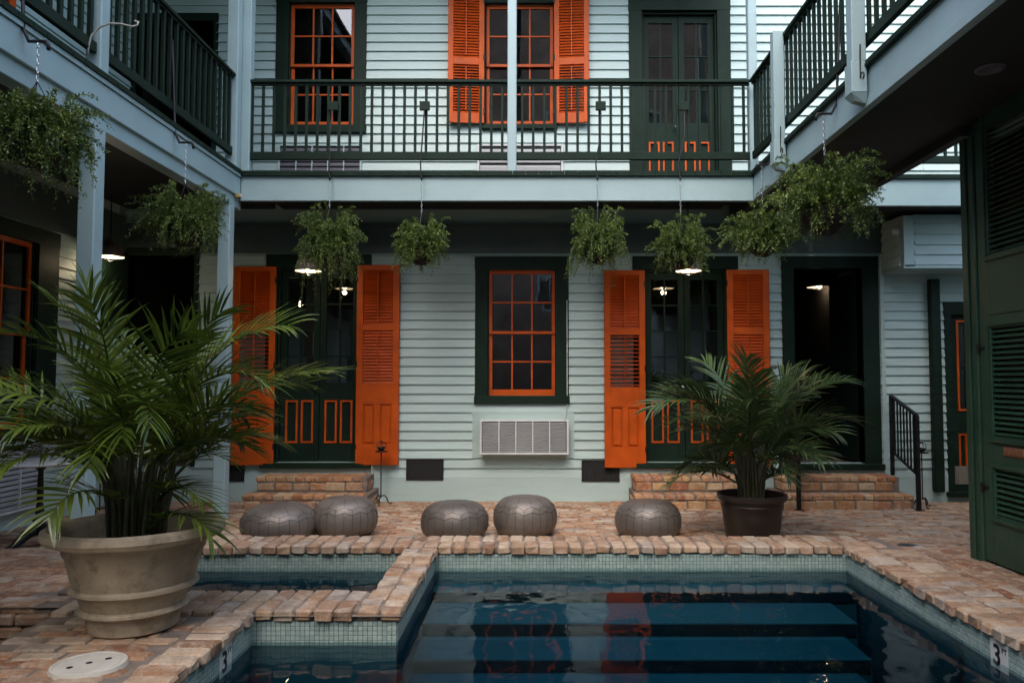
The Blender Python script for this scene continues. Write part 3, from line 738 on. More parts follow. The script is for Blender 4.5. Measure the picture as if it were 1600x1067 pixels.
# crawl space vents
for q in ((637, 692, 718, 748), (910, 966, 720, 750), (353, 382, 720, 750)):
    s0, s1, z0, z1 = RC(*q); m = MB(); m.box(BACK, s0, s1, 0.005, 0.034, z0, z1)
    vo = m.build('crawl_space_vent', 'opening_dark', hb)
    m = MB(); m.frame(BACK, s0 - 0.012, s1 + 0.012, z0 - 0.012, z1 + 0.012, 0.014, 0.02, 0.042)
    n = 9
    for k in range(n): m.box(BACK, s0 + (s1 - s0) * (k + .5) / n - 0.004, s0 + (s1 - s0) * (k + .5) / n + 0.004, 0.034, 0.038, z0, z1)
    m.build('grate', 'black', vo)
# corner board, downpipe and the bump-out by the side court
cbx = FP(1376, 600, 9.5)[0]
m = MB(); m.box(BACK, cbx, cbx + 0.05, 0.001, 0.042, 0.3, Zfr - 0.012); m.build('corner_board', 'siding', hb)
m = MB(); x0 = FP(1450, 600, 9.5)[0]
m.cbox(BACK, x0, x0 + 0.12, 0.03, 0.12, 0.12, 2.72, 0.01); m.build('downpipe', 'trim_green', hb)
x0 = FP(1378, 400, 9.5)[0]; BZ0, BZ1 = 2.80, 3.40
m = MB(); m.box(W, x0, 6.1, 8.92, 9.47, BZ0 + 0.02, BZ1); bo = m.build('bump_out', 'siding', hb)
m = MB(); m.box(W, x0 - 0.012, x0 + 0.11, 8.90, 8.917, BZ0, BZ1); m.box(W, x0 - 0.012, x0 - 0.0005, 8.917, 9.0, BZ0, BZ1); m.box(W, x0 - 0.02, 6.1, 8.90, 9.46, BZ0 - 0.02, BZ0 + 0.019); m.build('corner_board', 'trim_blue', bo)
clapboards(bo, Fr((0, 8.92, 0), (1, 0, 0), (0, -1, 0)), x0 + 0.112, 6.1, BZ0 + 0.02, BZ1, [], 0.12, 'trim_blue')
clapboards(bo, Fr((x0, 0, 0), (0, 1, 0), (-1, 0, 0)), 9.001, 9.46, BZ0 + 0.02, BZ1, [], 0.12, 'siding')

# ---- left house -----------------------------------------------------
hl = thing('house', 'clapboard house along the gallery with an orange sash window above the cafe table', 'house', (-5.1, 2, 0))
lw = (6.55, 7.80, FP(45, 668, 7.74)[1], FP(52, 381, 7.8)[1])
lu = (5.4, 6.6, 3.9, 6.2); lu2 = (3.0, 4.2, 3.9, 6.2)
lops = [lw, lu, lu2]
wb = MB(); wall_boxes(wb, LEFT, -7, 9.34, -0.1, 7.4, -0.15, 0, lops); lwall = wb.build('wall', 'siding', hl)
lc = [grow(lw, 0.33, 0.33, 0.1, 0.16), grow(lu, 0.15, 0.15, 0.1, 0.2), grow(lu2, 0.15, 0.15, 0.1, 0.2)]
clapboards(lwall, LEFT, 5.0, 9.47, 0.3, Zfr - 0.01, lc); clapboards(lwall, LEFT, 2.0, 9.47, 3.74, 6.9, lc, 0.117)
m = MB(); m.box(LEFT, -7, 9.47, 0, 0.03, 0, 0.3); m.build('skirting_board', 'siding', hl)
m = MB(); m.box(LEFT, -7, 9.46, 0, 0.026, Zfr, 3.5); m.build('frieze_board', 'frieze', hl)
make_window(hl, LEFT, *lw, cas=(0.33, 0.16, 0.1))
make_door(hl, LEFT, *lu, 4.7, 3, (4.0, 4.5)); make_door(hl, LEFT, *lu2, 4.7, 3, (4.0, 4.5))
make_shutter(hl, LEFT, lu[1] + 0.02, lu[1] + 0.6, 3.9, 6.2, LZ, hinge=0, swing=0.08)
make_shutter(hl, LEFT, lu[0] - 0.6, lu[0] - 0.02, 3.9, 6.2, LZ, hinge=1, swing=0.08)
m = MB(); m.box(W, -8.0, -7.9, -7, 9.5, -0.1, 7.4); m.box(W, -7.9, -5.252, -7, 9.34, 3.4, 3.6); m.box(W, -8.0, -5.0, -7, 9.34, 7.4, 7.55)
m.box(W, -7.9, -5.252, -7, 9.34, 0.2, 0.42); m.box(W, -7.9, -5.252, 9.34, 9.5, -0.1, 7.4); m.box(W, -7.9, -5.252, -7.1, -7, -0.1, 7.4); m.build('interior_wall', 'interior', hl)
# ---- right building with the carriage gate ---------------------------
YC = 5.86
hr = thing('house', 'shaded building behind the tall green gate with a gallery above', 'house', (3.4, 2, 0))
rops = [(3.4, 4.5, 3.72, 6.0)]
wb = MB(); wall_boxes(wb, RIGHT, -7, YC, -0.1, 6.3, -0.15, 0, rops); wb.box(W, 3.55, 6.2, YC - 0.15, YC, -0.1, 6.3)
wb.box(W, 6.2, 6.35, -7, YC, -0.1, 6.3); wb.box(W, 6.2, 6.35, YC, 9.65, -0.1, 3.0); wb.box(W, 3.4, 6.35, -7.15, -7, -0.1, 6.3); wb.box(W, 3.38, 6.37, -7.2, YC + 0.02, 6.3, 6.45)
rwall = wb.build('wall', 'siding', hr)
clapboards(rwall, RIGHT, 2.0, YC, 3.74, 6.28, [grow(rops[0], 0.14, 0.14, 0, 0.16)], 0.117)
clapboards(rwall, Fr((0, YC, 0), (1, 0, 0), (0, 1, 0)), 3.42, 6.2, 0.3, 6.28, [], 0.117)
make_door(hr, RIGHT, *rops[0], 4.7, 3, (3.9, 4.4), knob=False)
m = MB(); m.box(W, 5.9, 6.0, -7, YC - 0.16, 3.5, 6.29); m.box(W, 3.56, 5.9, 3.2, 3.3, 3.5, 6.29); m.build('interior_wall', 'interior', hr)
# ---- building across the courtyard, behind the camera ------------------
ho = thing('house', 'tall brown stucco building closing the courtyard behind the camera', 'house', (0, -9, 0))
OPP = Fr((0, -9, 0), (1, 0, 0), (0, 1, 0))
oo = [(x, x + 1.1, z, z + 2.0) for x in (-6, -3.4, 0.2, 3.2, 6) for z in (4.0, 9.5) if x > -2 or z < 6]
wb = MB(); wall_boxes(wb, OPP, -10, -1.8, 0, 6.8, -0.3, 0, oo); wall_boxes(wb, OPP, -1.8, 10, 0, 15.5, -0.3, 0, oo); wb.box(OPP, -10, -1.8, -0.5, -0.301, 0, 6.8); wb.box(OPP, -1.8, 10, -0.5, -0.301, 0, 15.5); wb.box(OPP, -1.8, -1.5, -6, -0.5, 0, 15.5); wb.build('wall', 'stucco_brown', ho)
for q in oo:
    m = MB(); m.frame(OPP, q[0], q[1], q[2], q[3], 0.08, -0.2, 0.01); m.box(OPP, (q[0] + q[1]) / 2 - 0.02, (q[0] + q[1]) / 2 + 0.02, -0.18, -0.02, q[2], q[3])
    wo = m.build('window', 'plate_white', ho)
    p = MB(); p.add([OPP.pt(q[0], -0.12, q[2]), OPP.pt(q[1], -0.12, q[2]), OPP.pt(q[1], -0.12, q[3]), OPP.pt(q[0], -0.12, q[3])], [(0, 1, 2, 3)]); p.build('pane', 'glass', wo)

# ================================================================== GALLERIES
def make_railing(root, name, p0, p1, zb, zt, spacing=0.1165, skip=(), mat='trim_green', bw=0.028):
    """rails as the part, each baluster a sub-part"""
    p0, p1 = Vector(p0), Vector(p1); d = p1 - p0; L = d.length; S = d.normalized(); N = Vector((S.y, -S.x, 0))
    fr = Fr(p0, S, N)
    m = MB(); m.cbox(fr, 0, L, -0.045, 0.045, zt - 0.035, zt, 0.006); m.box(fr, 0, L, -0.02, 0.02, zt - 0.055, zt - 0.035)
    m.cbox(fr, 0, L, -0.022, 0.022, zb, zb + 0.085, 0.006)
    o = m.build('railing', mat, root)
    key = round(zt - zb, 3)
    b = MB(); b.cbox(W, -bw / 2, bw / 2, -bw / 2, bw / 2, 0, zt - 0.055 - zb - 0.085 + 0.004, 0.003); bm = mk(b, 'baluster', mat)
    n = int(L / spacing); sp = L / n; an = math.atan2(S.y, S.x)
    for i in range(n):
        s = sp * (i + 0.5)
        q = fr.pt(s, 0, zb + 0.083); inst(bm, 'baluster', o, q, (0, 0, an + rng.uniform(-0.01, 0.01)))
    return o
XLG, XRG, YG = -3.18, 2.36, 8.2               # gallery edges
ZFT = FP(0, 272, YG)[1]; ZFB = FP(0, 314, YG)[1]
ZRT = FP(0, 126, YG + 0.05)[1]; ZRB = FP(0, 250, YG + 0.05)[1]
ZR = 6.95
def plank_floor(root, x0, x1, y0, y1, z, along='x', w=0.14):
    m = MB()
    if along == 'x':
        y = y0
        while y < y1 - 0.01: m.box(W, x0, x1, y + 0.003, min(y + w, y1) - 0.003, z - 0.04, z); y += w
    else:
        x = x0
        while x < x1 - 0.01: m.box(W, x + 0.003, min(x + w, x1) - 0.003, y0, y1, z - 0.04, z); x += w
    tag(m.build('floor_boards', 'trim_green', root), kind='stuff')
gb = thing('balcony', 'pale blue balcony with green railing across the back house', 'balcony', (0, YG, ZFB))
plank_floor(gb, XLG, XRG, YG - 0.03, 9.47, ZFT + 0.028, 'y')
m = MB(); m.cbox(W, XLG, XRG, YG, YG + 0.045, ZFB, ZFT - 0.014, 0.004); m.build('fascia', 'trim_blue', gb)
m = MB(); m.box(W, XLG + .05, XRG - .05, YG + 0.046, 9.46, ZFT - 0.10, ZFT - 0.014)
for k in range(9): m.box(W, XLG + 0.05, XRG - .05, YG + 0.07 + 0.15 * k, YG + 0.075 + 0.15 * k, ZFT - 0.104, ZFT - 0.10)
m.box(W, XLG + .05, XRG - .05, YG + 0.046, YG + 0.12, ZFB + 0.005, ZFT - 0.105)
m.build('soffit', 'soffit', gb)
m = MB(); m.cbox(W, XLG, XRG, YG - 0.035, YG - 0.001, ZFT - 0.03, ZFT - 0.014, 0.004); m.build('drip_edge', 'trim_green', gb)
make_railing(gb, 'railing', (XLG + 0.03, YG + 0.06, 0), (FP(793, 200, YG)[0], YG + 0.06, 0), ZRB, ZRT)
make_railing(gb, 'railing', (FP(807, 200, YG)[0], YG + 0.06, 0), (XRG - 0.02, YG + 0.06, 0), ZRB, ZRT)
def post(root, x, y, w, z0, z1, d=None, name='post', mat='trim_blue'):
    d = d or w; m = MB(); m.cbox(W, x - w / 2, x + w / 2, y - d / 2, y + d / 2, z0, z1, 0.008); return m.build(name, mat, root)
post(gb, FP(800, 130, YG)[0], YG + 0.045, 0.098, ZFT - 0.012, ZR)
post(gb, FP(1178, 60, YG + .06)[0], YG + 0.16, 0.095, ZFT + 0.03, ZR)
m = MB(); m.box(W, XLG, XRG, YG - 0.12, 9.47, ZR + 0.16, ZR + 0.22); m.build('roof', 'soffit', gb)
m = MB(); m.box(W, XLG, XRG, YG - 0.02, YG + 0.12, ZR, ZR + 0.159); m.build('roof_beam', 'trim_blue', gb)
# left gallery
gl = thing('gallery', 'pale blue gallery on square posts along the left house', 'gallery', (XLG, 3, 0))
plank_floor(gl, -5.07, XLG + 0.03, -2, 9.46, ZFT + 0.028, 'x')
ZB1, ZB0 = 3.45, 3.325
m = MB(); m.cbox(W, XLG - 0.045, XLG, -2, YG - 0.001, ZB1, ZFT - 0.05, 0.004); m.build('fascia', 'trim_blue', gl)
m = MB(); m.box(W, XLG - 0.02, XLG + 0.016, -2, YG - 0.04, ZFT - 0.046, ZFT - 0.014); m.build('drip_edge', 'trim_blue', gl)
m = MB(); m.cbox(W, XLG - 0.16, XLG - 0.03, -2, YG + 0.1, ZB0, ZB1 + 0.03, 0.005); m.build('beam', 'trim_blue', gl)
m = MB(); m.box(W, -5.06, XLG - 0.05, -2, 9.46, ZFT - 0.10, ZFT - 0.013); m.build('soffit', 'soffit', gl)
for yy in (3.1, 5.57, 8.02):
    post(gl, XLG - 0.075, yy, 0.125, gz(yy) - 0.02, ZB0 - 0.001)
    if yy < 8: post(gl, XLG - 0.07, yy + 0.02, 0.115, ZFT + 0.03, ZR)
post(gl, XLG - 0.06, YG - 0.08, 0.12, ZFT + 0.03, ZR); post(gl, XLG + 0.02, YG + 0.07, 0.12, ZFT + 0.03, ZR)
for (a, b) in ((-2, 3.06), (3.18, 5.53), (5.65, 8.06)): make_railing(gl, 'railing', (XLG - 0.06, a, 0), (XLG - 0.06, b, 0), ZRB - 0.0, ZRT, bw=0.032)
m = MB(); m.box(W, -5.07, XLG + 0.10, -2, 9.46, ZR + 0.16, ZR + 0.22); m.build('roof', 'soffit', gl)
m = MB(); m.box(W, XLG - 0.12, XLG + 0.02, -2, YG - 0.05, ZR, ZR + 0.159); m.build('roof_beam', 'trim_blue', gl)
# right gallery
gr = thing('gallery', 'pale blue gallery with green railing overhanging the right paving', 'gallery', (XRG, 4, ZFB))
plank_floor(gr, XRG - 0.03, 3.37, -2, 9.46, ZFT + 0.028, 'x')
m = MB(); m.cbox(W, XRG, XRG + 0.045, -2, YG - 0.001, ZFB, ZFT - 0.014, 0.004); m.build('fascia', 'trim_blue', gr)
m = MB(); m.cbox(W, XRG - 0.012, XRG - 0.0005, -2, YG - 0.05, ZFB + 0.002, ZFB + 0.07, 0.003); m.build('fascia_moulding', 'trim_blue', gr)
m = MB(); m.box(W, XRG - 0.03, XRG - 0.001, -2, YG - 0.04, ZFT - 0.02, ZFT - 0.014); m.box(W, XRG - 0.035, XRG - 0.001, -2, YG - 0.04, ZFT - 0.013, ZFT + 0.006); m.build('drip_edge', 'trim_green', gr)
m = MB(); m.box(W, XRG + 0.046, 3.38, -2, 9.46, ZFB + 0.03, ZFB + 0.06); m.box(W, XRG + .05, 3.37, YG + .1, 9.455, ZFB + 0.062, ZFT - 0.015)
m.box(W, 3.30, 3.385, YC + 0.01, YG, ZFB - 0.04, ZFB + 0.029); m.build('soffit', 'soffit', gr)
make_railing(gr, 'railing', (XRG + 0.02, 2.0, 0), (XRG + 0.02, YG + 0.03, 0), ZRB, ZRT, bw=0.028)
for yy, zt_ in ((7.14, ZRT + 0.02), (5.38, ZRT + 0.02), (3.6, ZRT + 0.02)):
    m = MB(); x0, x1 = XRG - 0.115, XRG - 0.014; za = ZFB + 0.075
    m.cbox(W, x0, x1, yy - 0.05, yy + 0.05, za + 0.25, zt_, 0.006)
    m.cbox(W, x0 - 0.012, x1 - 0.001, yy - 0.062, yy + 0.062, za + 0.02, za + 0.249, 0.006)
    m.add([(x0 - 0.012, yy - 0.062, za + 0.019), (x1 - 0.001, yy - 0.062, za + 0.019), (x1 - 0.001, yy + 0.062, za + 0.019), (x0 - 0.012, yy + 0.062, za + 0.019), (x0 + 0.02, yy - 0.03, za - 0.03), (x1 - 0.001, yy - 0.03, za - 0.05), (x1 - 0.001, yy + 0.03, za - 0.05), (x0 + 0.02, yy + 0.03, za - 0.03)], [(0, 1, 5, 4), (1, 2, 6, 5), (2, 3, 7, 6), (3, 0, 4, 7), (4, 5, 6, 7)])
    po = m.build('newel_post', 'trim_blue', gr)
    m = MB(); m.tube(arc((x0 + 0.05, yy - 0.09, za + 0.12), (0, 1, 0), (0, 0, 1), 0.03, 0, 4, 8), 0.006); m.tube([(x0 + 0.05, yy - 0.06, za + 0.12), (x0 + 0.05, yy - 0.07, za + 0.36)], 0.005); m.build('cleat', 'iron', po)
# short balcony over the side court
gs = thing('balcony', 'short blue balcony over the side court beside the green gate', 'balcony', (4.5, 8.4, ZFB))
YS = 8.35
m = MB(); m.cbox(W, 3.40, 6.15, YS, YS + 0.045, ZFB - 0.02, ZFT - 0.02, 0.004); m.build('fascia', 'trim_blue', gs)
m = MB(); m.box(W, 3.40, 6.15, YS - 0.03, 9.46, ZFT - 0.018, ZFT + 0.03); m.build('floor', 'trim_green', gs)
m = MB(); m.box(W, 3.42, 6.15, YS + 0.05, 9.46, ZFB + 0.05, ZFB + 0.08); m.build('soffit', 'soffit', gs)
make_railing(gs, 'railing', (3.42, YS + 0.05, 0), (6.15, YS + 0.05, 0), ZRB, ZRT)

# ================================================================== THINGS
# ---- brick steps at the doors ------------------------------------------
def brick_steps(label, px0, px1, pl0, pl1, z1=0.175, z2=0.345, y_up=9.08, y_lo=8.80):
    x0, x1 = FP(px0, 750, y_up)[0], FP(px1, 750, y_up)[0]; l0, l1 = FP(pl0, 780, y_lo)[0], FP(pl1, 780, y_lo)[0]
    base = gz(y_lo) - 0.02
    t = thing('brick_steps', label, 'steps', ((x0 + x1) / 2, y_up, base), 'brick steps under the doors')
    m = MB(); m.box(W, l0 + 0.012, l1 - 0.012, y_lo + 0.012, 9.46, base, z1 - 0.010); m.box(W, x0 + 0.012, x1 - 0.012, y_up + 0.012, 9.46, z1 - 0.0095, z2 - 0.010)
    m.build('mortar_core', 'mortar', t)
    ms = brick_meshes('brick_step', 0.205, 0.098, 0.075, 6, len(label) * 7, 0.005, 0.010)
    mt = brick_meshes('brick_step', 0.098, 0.20, 0.06, 6, len(label) * 5, 0.005, 0.010)
    for (a, b, yf, zt, zb, yb) in ((l0, l1, y_lo, z1, base, y_up), (x0, x1, y_up, z2, z1, 9.44)):
        # top course of headers, then a stretcher course on the face
        x = a + 0.05
        while x < b - 0.03:
            w = rng.uniform(0.98, 1.15); inst(rng.choice(mt), 'brick', t, (x + 0.003 * rng.uniform(-1, 1), yf + 0.10, zt), (rng.uniform(-.015, .015), rng.uniform(-.02, .02), rng.uniform(-.02, .02)), (w, 1, 1)); x += 0.107 * w
        yy = yf + 0.205 + 0.1
        if yy < yb:
            x = a + 0.05
            while x < b - 0.03:
                inst(rng.choice(mt), 'brick', t, (x, yy, zt - 0.002), (0, 0, rng.uniform(-.02, .02)), (1.04, 1, 1)); x += 0.113
        x = a + 0.105; zz = zt - 0.068
        hh = max(0.5, (zt - 0.068 - zb - 0.004) / 0.075)
        while x < b - 0.06:
            w = rng.uniform(0.85, 1.08); inst(rng.choice(ms), 'brick', t, (x, yf + 0.052, zz), (rng.uniform(-.01, .01), 0, rng.uniform(-.015, .015)), (w, 1, hh)); x += 0.214 * w + 0.004
        for xx in (a + 0.052, b - 0.052):
            for k in range(3):
                q = yf + 0.21 + 0.214 * k
                if q < 9.4: inst(rng.choice(ms), 'brick', t, (xx, q, zz), (0, 0, math.pi / 2 + rng.uniform(-.02, .02)), (1, 1, hh))
    return t
random.seed(5)
brick_steps('two worn brick steps below the double door with a fully shown right shutter', 400, 575, 379, 575)
brick_steps('two worn brick steps half hidden behind the dark palm pot', 992, 1190, 992, 1190)
brick_steps('two worn orange brick steps with iron handrails at the open passage', 1223, 1407, 1223, 1431)
# ---- iron handrails ------------------------------------------------------
def handrail(x, label):
    t = thing('handrail', label, 'handrail', (x, 8.74, gz(8.74)), 'iron handrails of the passage steps')
    y0, y1 = 8.74, 9.36; zb = gz(y0); zt0 = FP(0, 649, y0)[1]; zt1 = FP(0, 618, y1)[1]
    m = MB(); m.cbox(W, x - 0.022, x + 0.022, y0 - 0.022, y0 + 0.022, zb, zt0, 0.004); m.box(W, x - 0.045, x + 0.045, y0 - 0.045, y0 + 0.045, zb, zb + 0.008); m.build('newel_post', 'iron', t)
    m = MB(); m.cbox(W, x - 0.02, x + 0.02, y1 - 0.02, y1 + 0.02, 0.33, zt1, 0.004); m.build('post', 'iron', t)
    def bar(za, zc, w, h, name):
        m = MB(); m.add([(x - w, y0, za - h), (x + w, y0, za - h), (x + w, y1, zc - h), (x - w, y1, zc - h), (x - w, y0, za), (x + w, y0, za), (x + w, y1, zc), (x - w, y1, zc)], BOXF); m.build(name, 'iron', t)
    bar(zt0 + 0.012, zt1 + 0.012, 0.022, 0.022, 'top_rail'); b0, b1 = zb + 0.40, zb + 0.40 + (zt1 - zt0); bar(b0, b1, 0.014, 0.02, 'bottom_rail')
    for k in range(7):
        f = (k + 1) / 8; yy = y0 + (y1 - y0) * f; m = MB(); m.box(W, x - 0.008, x + 0.008, yy - 0.008, yy + 0.008, b0 + (b1 - b0) * f - 0.01, zt0 + (zt1 - zt0) * f); m.build('baluster', 'iron', t)
handrail(FP(1434, 720, 8.74)[0], 'black iron handrail with slim bars against the pale siding beside the downpipe')
handrail(FP(1247, 720, 8.74)[0], 'black iron handrail half hidden behind the dark palm pot')
# ---- wall air conditioners ------------------------------------------------
def ac_unit(label, fr, s0, s1, z0, z1, depth=0.16, surround=None, fin='ac_fin', case='white_plastic', secs=5, nf=15):
    c = fr.pt((s0 + s1) / 2, 0, z0)
    t = thing('air_conditioner', label, 'air conditioner', c, 'through-wall air conditioners')
    if surround:
        m = MB(); m.box(fr, surround[0], surround[1], 0.0, 0.028, surround[2], surround[3]); m.build('surround', 'siding', t)
    m = MB(); m.cbox(fr, s0, s1, 0.01, depth - 0.03, z0, z1, 0.006); m.build('case', case, t)
    m = MB(); m.frame(fr, s0 - 0.004, s1 + 0.004, z0 - 0.004, z1 + 0.004, 0.022, depth - 0.03, depth)
    w = (s1 - s0 - 0.044) / secs
    for k in range(1, secs): m.box(fr, s0 + 0.022 + w * k - 0.006, s0 + 0.022 + w * k + 0.006, depth - 0.03, depth - 0.002, z0 + 0.018, z1 - 0.018)
    m.build('bezel', case, t)
    m = MB(); m.box(fr, s0 + 0.02, s1 - 0.02, depth - 0.029, depth - 0.026, z0 + 0.018, z1 - 0.018); m.build('backing', 'ac_dark', t)
    for k in range(secs):
        g_ = MB(); a, b = s0 + 0.022 + w * k + 0.007, s0 + 0.022 + w * (k + 1) - 0.007; h = (z1 - z0 - 0.05) / nf
        for i in range(nf):
            zz = z0 + 0.025 + h * i
            p = [fr.pt(*q) for q in ((a, depth - 0.022, zz + h * .45), (b, depth - 0.022, zz + h * .45), (b, depth - 0.004, zz), (a, depth - 0.004, zz), (a, depth - 0.022, zz + h * .7), (b, depth - 0.022, zz + h * .7), (b, depth - 0.004, zz + h * .45), (a, depth - 0.004, zz + h * .45))]
            g_.add(p, BOXF, fr.flip)
        tag(g_.build('grille', fin, t), kind='stuff')
ac_unit('white air conditioner under the lower orange window', BACK, *RC(752, 887, 655, 707), 0.20, surround=RC(738, 897, 642, 715))
q = list(RC(437, 566, 228, 274)); q[2] = 3.745
ac_unit('dark grilled air conditioner behind the balcony railing under the left upper window', BACK, *q, 0.06, fin='ac_fin_dark', case='siding', nf=10)
q = list(RC(747, 879, 228, 274)); q[2] = 3.745
ac_unit('white slatted air conditioner behind the balcony railing under the shuttered upper window', BACK, *q, 0.06, secs=1, nf=6)
ac_unit('grey air conditioner below the left house window behind the cafe table', LEFT, 6.5, 7.85, FP(20, 790, 7.3)[1] - 0.08, FP(20, 697, 7.4)[1], 0.12, secs=4, nf=12)
# ---- cables -----------------------------------------------------------------
def cable(label, pts, mat='white_plastic', r=0.006):
    m = MB(); m.tube(pts, r, 6); o = m.build('cable', mat, smooth=True); tag(o, label, 'cable')
x, z = FP(886, 640, 9.5)
cable('thin white cord running down beside the white air conditioner', [(x, 9.455, FP(0, 470, 9.5)[1]), (x, 9.455, FP(0, 630, 9.5)[1]), (x - 0.03, 9.44, FP(0, 655, 9.5)[1]), (x - 0.01, 9.44, FP(0, 690, 9.5)[1]), (x - 0.03, 9.44, FP(0, 716, 9.5)[1])], r=0.005)
x = FP(580, 750, 9.4)[0]
cable('white cord hanging below the orange shutter next to the candle stand', [(x, 9.43, 0.5), (x + 0.005, 9.43, 0.32), (x + 0.02, 9.42, 0.17), (x + 0.06, 9.40, 0.08), (x + 0.12, 9.36, 0.035), (x + 0.16, 9.36, 0.028)])

# ---- poufs --------------------------------------------------------------------
def pouf(label, px, w, top, Y, squash=1.0):
    x = FP(px, 810, Y)[0]; R = w / F * Y / 2; zb = gz(Y); zt = FP(0, top, Y + R * 0.35)[1]; H = zt - zb
    t = thing('pouf', label, 'pouf', (x, Y, zb), 'leather poufs behind the pool coping')
    prof = []
    n = 26
    for i in range(n + 1):
        a = math.pi * (-0.5 + i / n)
        r = R * (abs(math.cos(a)) ** (0.30 if a < 0 else 0.52)); zz = H * (0.42 + (0.42 if a < 0 else 0.58) * math.copysign(abs(math.sin(a)) ** (1.0 if a < 0 else 0.95), math.sin(a)))
        prof.append((r, zz))
    prof[0] = (R * 0.55, 0.0); prof[-1] = (0.001, H)
    rp = random.Random(px); ph = rp.random() * 6
    def fn(r, z, an): return r * (1 + 0.012 * math.sin(3 * an + ph) + 0.006 * math.cos(24 * an) * min(1, r / R))
    m = MB(); m.lathe(prof, (x, Y, zb), 72, fn); m.build('body', 'pouf', t, smooth=True)
    def at(zfrac, an):
        # point on the surface
        zz = zfrac * H
        for (r0, z0), (r1, z1) in zip(prof, prof[1:]):
            if min(z0, z1) <= zz <= max(z0, z1) + 1e-9:
                f = (zz - z0) / (z1 - z0) if z1 != z0 else 0; r = r0 + (r1 - r0) * f
                r = fn(r, zz, an) + 0.0005
                return Vector((x + r * math.cos(an), Y + r * math.sin(an), zb + zz + 0.0006))
        return Vector((x, Y, zb + H))
    s = MB(); N = 24
    for k in range(N):
        a = 2 * math.pi * k / N + ph
        lo, hi = (0.62, 0.74) if k % 2 else (0.72, 0.84)
        s.tube([at(f, a) for f in (0.03, 0.15, 0.3, 0.45, 0.55, 0.62)] + ([at(0.69, a)] if k % 2 == 0 else []), 0.0021, 5, False)
        a2 = a + 2 * math.pi / N
        e0, e1 = (0.62, 0.69) if k % 2 else (0.69, 0.62)
        s.tube([at(e0, a), at((e0 + e1) / 2, (a + a2) / 2), at(e1, a2)], 0.0024, 5, False)
        s.tube([at(e0 + 0.13, a), at((e0 + e1) / 2 + 0.13, (a + a2) / 2), at(e1 + 0.13, a2)], 0.002, 5, False)
        if k % 2: s.tube([at(0.62, a), at(0.75, a)], 0.002, 5, False)
        else: s.tube([at(f, a) for f in (0.82, 0.90, 0.95, 0.98)], 0.0018, 5, False)
    s.build('seam', 'seam', t)
pouf('pewter leather pouf in front of the steps left of its touching neighbour', 437, 115, 784, 7.02)
pouf('pewter leather pouf beside the candle stand with a taller rounded top', 539, 99, 773, 7.22)
pouf('dark pewter leather pouf below the first crawl space vent', 711, 104, 780, 7.08)
pouf('pewter leather pouf below the white air conditioner', 820, 98, 772, 7.24)
pouf('pewter leather pouf standing alone near the dark palm pot', 1013, 102, 778, 7.12)

# ---- candle stands ----------------------------------------------------------------
def candle_stand(label, px, py, h=0.62):
    x, Y = GP(px, py, gz(9.0)); Y = min(Y, 9.2); x = FP(px, py, Y)[0]; z = gz(Y)
    t = thing('candle_stand', label, 'candle stand', (x, Y, z), 'iron candle stands')
    m = MB(); m.tube([(x, Y, z + 0.08), (x, Y, z + h)], 0.008, 8); m.build('pole', 'rust_iron', t)
    for k in range(3):
        a = 2 * math.pi * k / 3 + 0.5; u = Vector((math.cos(a), math.sin(a), 0)); c = Vector((x, Y, z))
        m = MB(); m.tube([c + Vector((0, 0, 0.10)), c + u * 0.045 + Vector((0, 0, 0.105)), c + u * 0.075 + Vector((0, 0, 0.07)), c + u * 0.09 + Vector((0, 0, 0.02)), c + u * 0.12 + Vector((0, 0, 0.006)), c + u * 0.14 + Vector((0, 0, 0.012))], 0.008, 6); m.build('leg', 'rust_iron', t)
    m = MB(); m.lathe([(0.0, 0), (0.07, 0.0), (0.078, 0.012), (0.072, 0.012), (0.066, 0.006), (0, 0.006)], (x, Y, z + h), 24); m.build('dish', 'rust_iron', t)
    m = MB(); m.tube(arc((x, Y, z + h + 0.075), (1, 0, 0), (0, 0.3, 0.95), 0.055, 0, 2 * math.pi, 28), 0.005, 6, False); m.tube(arc((x, Y, z + h + 0.075), (0, 1, 0), (0, 0, 1), 0.045, 0, math.pi, 14), 0.005, 6, False); m.build('hoop', 'rust_iron', t)
    m = MB(); m.lathe([(0.005, 0.0), (0.03, 0.008), (0.042, 0.03), (0.044, 0.05), (0.038, 0.05), (0.03, 0.02), (0.0, 0.015)], (x, Y, z + h + 0.012), 20); m.build('cup', 'iron', t)
candle_stand('slim iron candle stand beside the steps in front of an orange shutter', 595, 784)
candle_stand('slim iron candle stand just behind the handrail newel by the downpipe', 1442, 792)
candle_stand('slim iron candle stand behind the big stone palm pot', 155, 812, 0.55)

